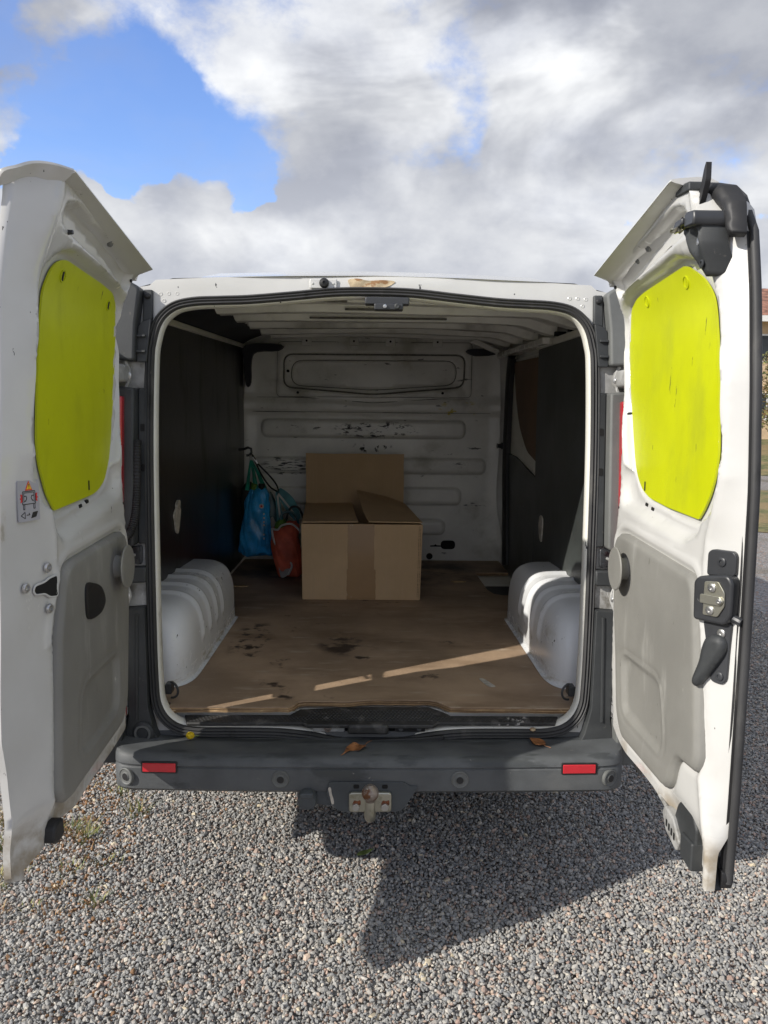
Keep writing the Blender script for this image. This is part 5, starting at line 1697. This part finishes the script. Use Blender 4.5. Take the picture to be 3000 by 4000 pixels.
RB = empty('red_shopping_bag', (-.50, 4.62, FZ))
tag(RB, 'red and grey fabric shopping bag with pale piping beside the cardboard box', 'bag')
crumple('bag_body', [(FZ + .001, -.500, 4.62, .066, .07), (FZ + .02, -.502, 4.62, .074, .08), (.66, -.508, 4.62, .082, .09), (.74, -.518, 4.62, .088, .095), (.81, -.528, 4.62, .084, .09), (.860, -.520, 4.63, .078, .07), (.890, -.495, 4.64, .05, .05), (.905, -.480, 4.64, .02, .02)], None, 'redbag', RB, 21, .014, 64)
prism('grey_panel', [tuple(p) for p in spline([(-.560, .70), (-.52, .715), (-.478, .665), (-.485, .62), (-.525, .585), (-.548, .60)], 4)], lambda a, b, h: (a, 4.535 - h + .25 * (b - .64), b), .0, .004, 'greycloth', RB)
tube('piping', [tuple(p) for p in spline([(-.600, 4.56, .865), (-.585, 4.545, .80), (-.545, 4.535, .735), (-.500, 4.530, .690), (-.478, 4.525, .655), (-.500, 4.525, .60)], 5, False)], .006, 'whitecloth', RB, 8)
tube('piping', [tuple(p) for p in spline([(-.605, 4.58, .870), (-.565, 4.56, .868), (-.540, 4.545, .895), (-.480, 4.54, .905), (-.43, 4.55, .86), (-.40, 4.57, .80)], 5, False)], .006, 'whitecloth', RB, 8)
crumple('green_contents', [(.85, -.560, 4.62, .03, .03), (.89, -.555, 4.62, .035, .03), (.915, -.545, 4.62, .02, .02)], None, 'greenstuff', RB, 5, .015, 20)
tube('bag_handle', [tuple(p) for p in spline([(-.56, 4.62, .88), (-.55, 4.64, .95), (-.50, 4.65, .965), (-.46, 4.65, .93), (-.45, 4.64, .89)], 5, False)], .008, 'tealdark', RB, 8)
tube('bag_handle', [tuple(p) for p in spline([(-.53, 4.66, .90), (-.50, 4.68, .985), (-.45, 4.68, .985), (-.42, 4.67, .92)], 5, False)], .007, 'elastic', RB, 8)


# ---- small loose things
def leaf(name, outline, MAP, mat, label, stem, hf_):
    r = empty(name, MAP(np.mean([p[0] for p in outline]), np.mean([p[1] for p in outline]), 0))
    sheet('blade', [tuple(p) for p in spline(outline, 3)], hf_, MAP, mat, r, res=.006, thick=.0008, sharp=60)
    tube('stem', stem, .0009, mat, r, 5)
    tag(r, label, 'leaf')


leaf('dry_leaf', [(-.092, 2.270), (-.080, 2.285), (-.075, 2.31), (-.066, 2.335), (-.050, 2.345), (-.034, 2.338), (-.018, 2.335), (-.014, 2.315), (-.024, 2.305), (-.034, 2.295), (-.048, 2.304), (-.060, 2.300), (-.072, 2.285)], lambda a, b, h: (a, b, .499 + h), 'leaf', 'ragged brown dry leaf lying on the middle of the rear bumper', [(-.02, 2.33, .506), (-.008, 2.352, .508), (.004, 2.372, .505)], lambda p: .004 + .006 * np.sin(p[:, 0] * 90) * np.sin(p[:, 1] * 70) + .004)
leaf('dry_leaf', [(.522, 2.400), (.545, 2.402), (.560, 2.398), (.568, 2.380), (.564, 2.355), (.555, 2.345), (.535, 2.350), (.524, 2.365)], lambda a, b, h: (a, b, .497 + h), 'leaf', 'rounded orange leaf on the right end of the rear bumper', [(.556, 2.346, .503), (.566, 2.338, .502), (.576, 2.332, .501)], lambda p: .006 + .004 * np.sin(p[:, 0] * 70) * np.sin(p[:, 1] * 60))
leaf('fallen_leaf', [(-.045, 2.600), (-.02, 2.612), (.0, 2.622), (.012, 2.640), (-.010, 2.642), (-.032, 2.632)], lambda a, b, h: (a, b, GZ + .022 + h), 'leafgreen', 'pale green leaf on the dark gravel below the tow ball', [(.010, 2.64, GZ + .028), (.02, 2.648, GZ + .03)], lambda p: .004 + .003 * np.sin(p[:, 0] * 90))
fl = empty('dandelion_head', (-.585, 2.40, .502))
tag(fl, 'small yellow flower head on the left end of the bumper', 'flower')
lathe('petals', [(.004, 0), (.012, .006), (.014, .012), (.012, .017), (.006, .020), (0, .021)], (-.585, 2.395, .500), (.1, -.3, 1), 'flower', fl, 14)
tube('stalk', [(-.585, 2.398, .503), (-.570, 2.41, .502), (-.560, 2.415, .501)], .002, 'leafgreen', fl, 6)
for nm, q, lab in (('wood_splinter', [(-.79, 4.275), (-.72, 4.272), (-.70, 4.29), (-.72, 4.30), (-.79, 4.292)], 'pale bent wood splinter on the floor behind the left wheel arch'),
                   ('wood_splinter', [(.475, 4.44), (.52, 4.436), (.555, 4.446), (.52, 4.462), (.475, 4.458)], 'pale curved wood splinter on the floor right of the box'),
                   ('torn_paper', [(.402, 2.745), (.418, 2.752), (.440, 2.700), (.450, 2.668), (.432, 2.664), (.420, 2.68)], 'torn strip of pale paper stuck on the plywood near the right edge')):
    o = prism(nm, [tuple(p) for p in spline(q, 4)], lambda a, b, h: (a, b, FZ + h), .0008, .006 if 'wood' in nm else .002, 'wood' if 'wood' in nm else 'whitepatch')
    bevel(o, .0006)
    tag(o, lab, 'splinter' if 'wood' in nm else 'paper')
st_ = lathe('pebble', [(.004, -.005), (.010, 0), (.008, .005), (0, .007)], (.535, 2.418, .524), (0, 0, 1), 'sealant')
tag(st_, 'single pale pebble lying on the right of the door sill', 'pebble')

# ================================================================== beyond the yard
def grass_mat(name, a, b, c):
    m = bpy.data.materials.new(name)
    m.use_nodes = True
    t = m.node_tree
    bs = t.nodes['Principled BSDF']
    tc = nd(t, 'ShaderNodeTexCoord')
    n1 = nd(t, 'ShaderNodeTexNoise')
    n1.inputs['Scale'].default_value = 9
    n1.inputs['Detail'].default_value = 8
    t.links.new(tc.outputs['Object'], n1.inputs['Vector'])
    n2 = nd(t, 'ShaderNodeTexNoise')
    n2.inputs['Scale'].default_value = .9
    n2.inputs['Detail'].default_value = 6
    t.links.new(tc.outputs['Object'], n2.inputs['Vector'])
    col = mix_n(t, smooth_n(t, n1.outputs['Fac'], .35, .65), a, b)
    col = mix_n(t, smooth_n(t, n2.outputs['Fac'], .45, .62), col, c)
    t.links.new(col, bs.inputs['Base Color'])
    bs.inputs['Roughness'].default_value = .9
    bp = nd(t, 'ShaderNodeBump')
    bp.inputs['Distance'].default_value = .05
    t.links.new(n1.outputs['Fac'], bp.inputs['Height'])
    t.links.new(bp.outputs[0], bs.inputs['Normal'])
    return m


GM = grass_mat('rough_grass', (.09, .10, .035), (.20, .185, .075), (.26, .19, .09))


def slab(name, x0, x1, ys, zs, lab, n=40):
    V, F = [], []
    for i in range(n + 1):
        x = x0 + (x1 - x0) * i / n
        for k, (y, z) in enumerate(zip(ys, zs)):
            w = .35 * math.sin(x * 1.7 + k) + .2 * math.sin(x * 4.1 + 2 * k)
            V.append((x, y + (w if k in (0, len(ys) - 1) else 0), z + .015 * math.sin(x * 2.3 + y * 1.9)))
    m = len(ys)
    for i in range(n):
        for k in range(m - 1):
            F.append((i * m + k, (i + 1) * m + k, (i + 1) * m + k + 1, i * m + k + 1))
    return tag(mesh(name, V, F, GM, None, 180), lab, kind='structure')


slab('grass_verge', 2.2, 30, [11.2, 12.5, 14.5, 16.5, 17.6], [GZ + .0, GZ + .05, GZ + .06, GZ + .05, GZ + .0], 'strip of rough yellowish grass between the gravel and the drive')
slab('grass_bank', -70, 70, [22.5, 24, 27, 30, 34, 60], [GZ, GZ + .1, .35, .62, .75, 1.0], 'grass bank rising to the hedge and house', 140)


def shrub(x, y, z, h, w, lab, pal, seed):
    r = np.random.default_rng(seed)
    o = empty('garden_shrub', (x, y, z))
    N = 2600
    V, F, C = [], [], []
    cl = [(r.uniform(-w, w) * .6, r.uniform(-w, w) * .5, r.uniform(.25, .95) * h, r.uniform(.25, .55) * w) for _ in range(26)]
    for i in range(N):
        c = cl[r.integers(len(cl))]
        d = r.normal(size=3)
        d /= np.linalg.norm(d)
        rr = c[3] * r.uniform(.5, 1.1)
        p = np.array([x + c[0], y + c[1], z + c[2]]) + d * rr * np.array([1, 1, .8])
        p[2] = max(p[2], z + .03)
        a = r.normal(size=3)
        a /= np.linalg.norm(a)
        b = np.cross(a, r.normal(size=3))
        b /= np.linalg.norm(b)
        L = r.uniform(.05, .10)
        k = len(V)
        V += [p - a * L, p + b * L * .5, p + a * L, p - b * L * .5]
        F.append((k, k + 1, k + 2, k + 3))
        q = np.array(pal[r.integers(len(pal))]) * r.uniform(.7, 1.3)
        C += [(*q, 1)] * 4
    me = bpy.data.meshes.new('crown')
    me.from_pydata([tuple(v) for v in V], [], F)
    at = me.attributes.new('Col', 'FLOAT_COLOR', 'POINT')
    at.data.foreach_set('color', np.array(C, np.float32).ravel())
    link('crown', me, SHM, o, 180)
    for i in range(5):
        c = cl[i]
        tube('stem', [(x + .1 * math.cos(i), y + .1 * math.sin(i), z - .03), (x + c[0] * .4, y + c[1] * .4, z + c[2] * .5), (x + c[0], y + c[1], z + c[2])], .03, 'bark', o, 6, rfun=lambda t: .035 - .025 * t)
    return tag(o, lab, 'shrub')


SHM = pmat('shrub_leaf', (.1, .1, .05), .6, attr='Col')
OLIVE = [(.13, .13, .04), (.20, .18, .06), (.09, .105, .035), (.27, .20, .08), (.16, .10, .045)]
shrub(15.6, 29.4, .58, 3.6, 1.5, 'tall olive and yellow shrub in front of the peach house wall', OLIVE, 4)
shrub(18.6, 30.2, .62, 3.1, 1.5, 'rounder olive shrub behind the right door, further from the van', OLIVE, 5)

HS = empty('house', (24, 39, .75))
tag(HS, 'peach rendered house with clay tile roof behind the shrub at right', 'house')
hx0, hx1, hy0, hy1, hz0, hz1 = 15.2, 33., 35., 43., .70, 6.15
box('wall', (hx0, hy0, hz0 - .3), (hx1, hy1, hz1), 'housewall', HS)
Vr, Fr = [], []
nr, nc = 40, 60
for i in range(nr + 1):
    for j in range(nc + 1):
        t = i / nr
        yy = hy0 - .6 + (hy1 - hy0 + 1.2) * t
        zz = hz1 + .05 + 1.9 * (1 - abs(2 * t - 1)) + (.03 if (i % 2) else 0)
        Vr.append((hx0 - .5 + (hx1 - hx0 + 1.) * j / nc, yy, zz + .02 * (j % 2)))
for i in range(nr):
    for j in range(nc):
        a = i * (nc + 1) + j
        Fr.append((a, a + 1, a + nc + 2, a + nc + 1))
rf_ = mesh('roof', Vr, Fr, 'rooftile', HS, 20)
box('chimney', (26, 38.6, hz1 + 1.2), (26.7, 39.3, hz1 + 2.9), 'housewall', rf_)
box('fascia', (hx0 - .52, hy0 - .64, hz1 - .22), (hx1 + .52, hy0 - .58, hz1 + .04), 'housewhite', HS)
box('soffit', (hx0 - .5, hy0 - .58, hz1 - .06), (hx1 + .5, hy0 - .002, hz1 - .01), 'housewhite', HS)
for wx in (17.2, 21.5, 25.8):
    for wz in (1.6, 4.2):
        w_ = box('window', (wx, hy0 - .05, wz), (wx + 1.3, hy0 + .02, wz + 1.25), 'housewhite', HS, .01)
        box('pane', (wx + .08, hy0 - .062, wz + .08), (wx + .61, hy0 - .045, wz + 1.17), 'glass', w_)
        box('pane', (wx + .69, hy0 - .062, wz + .08), (wx + 1.22, hy0 - .045, wz + 1.17), 'glass', w_)
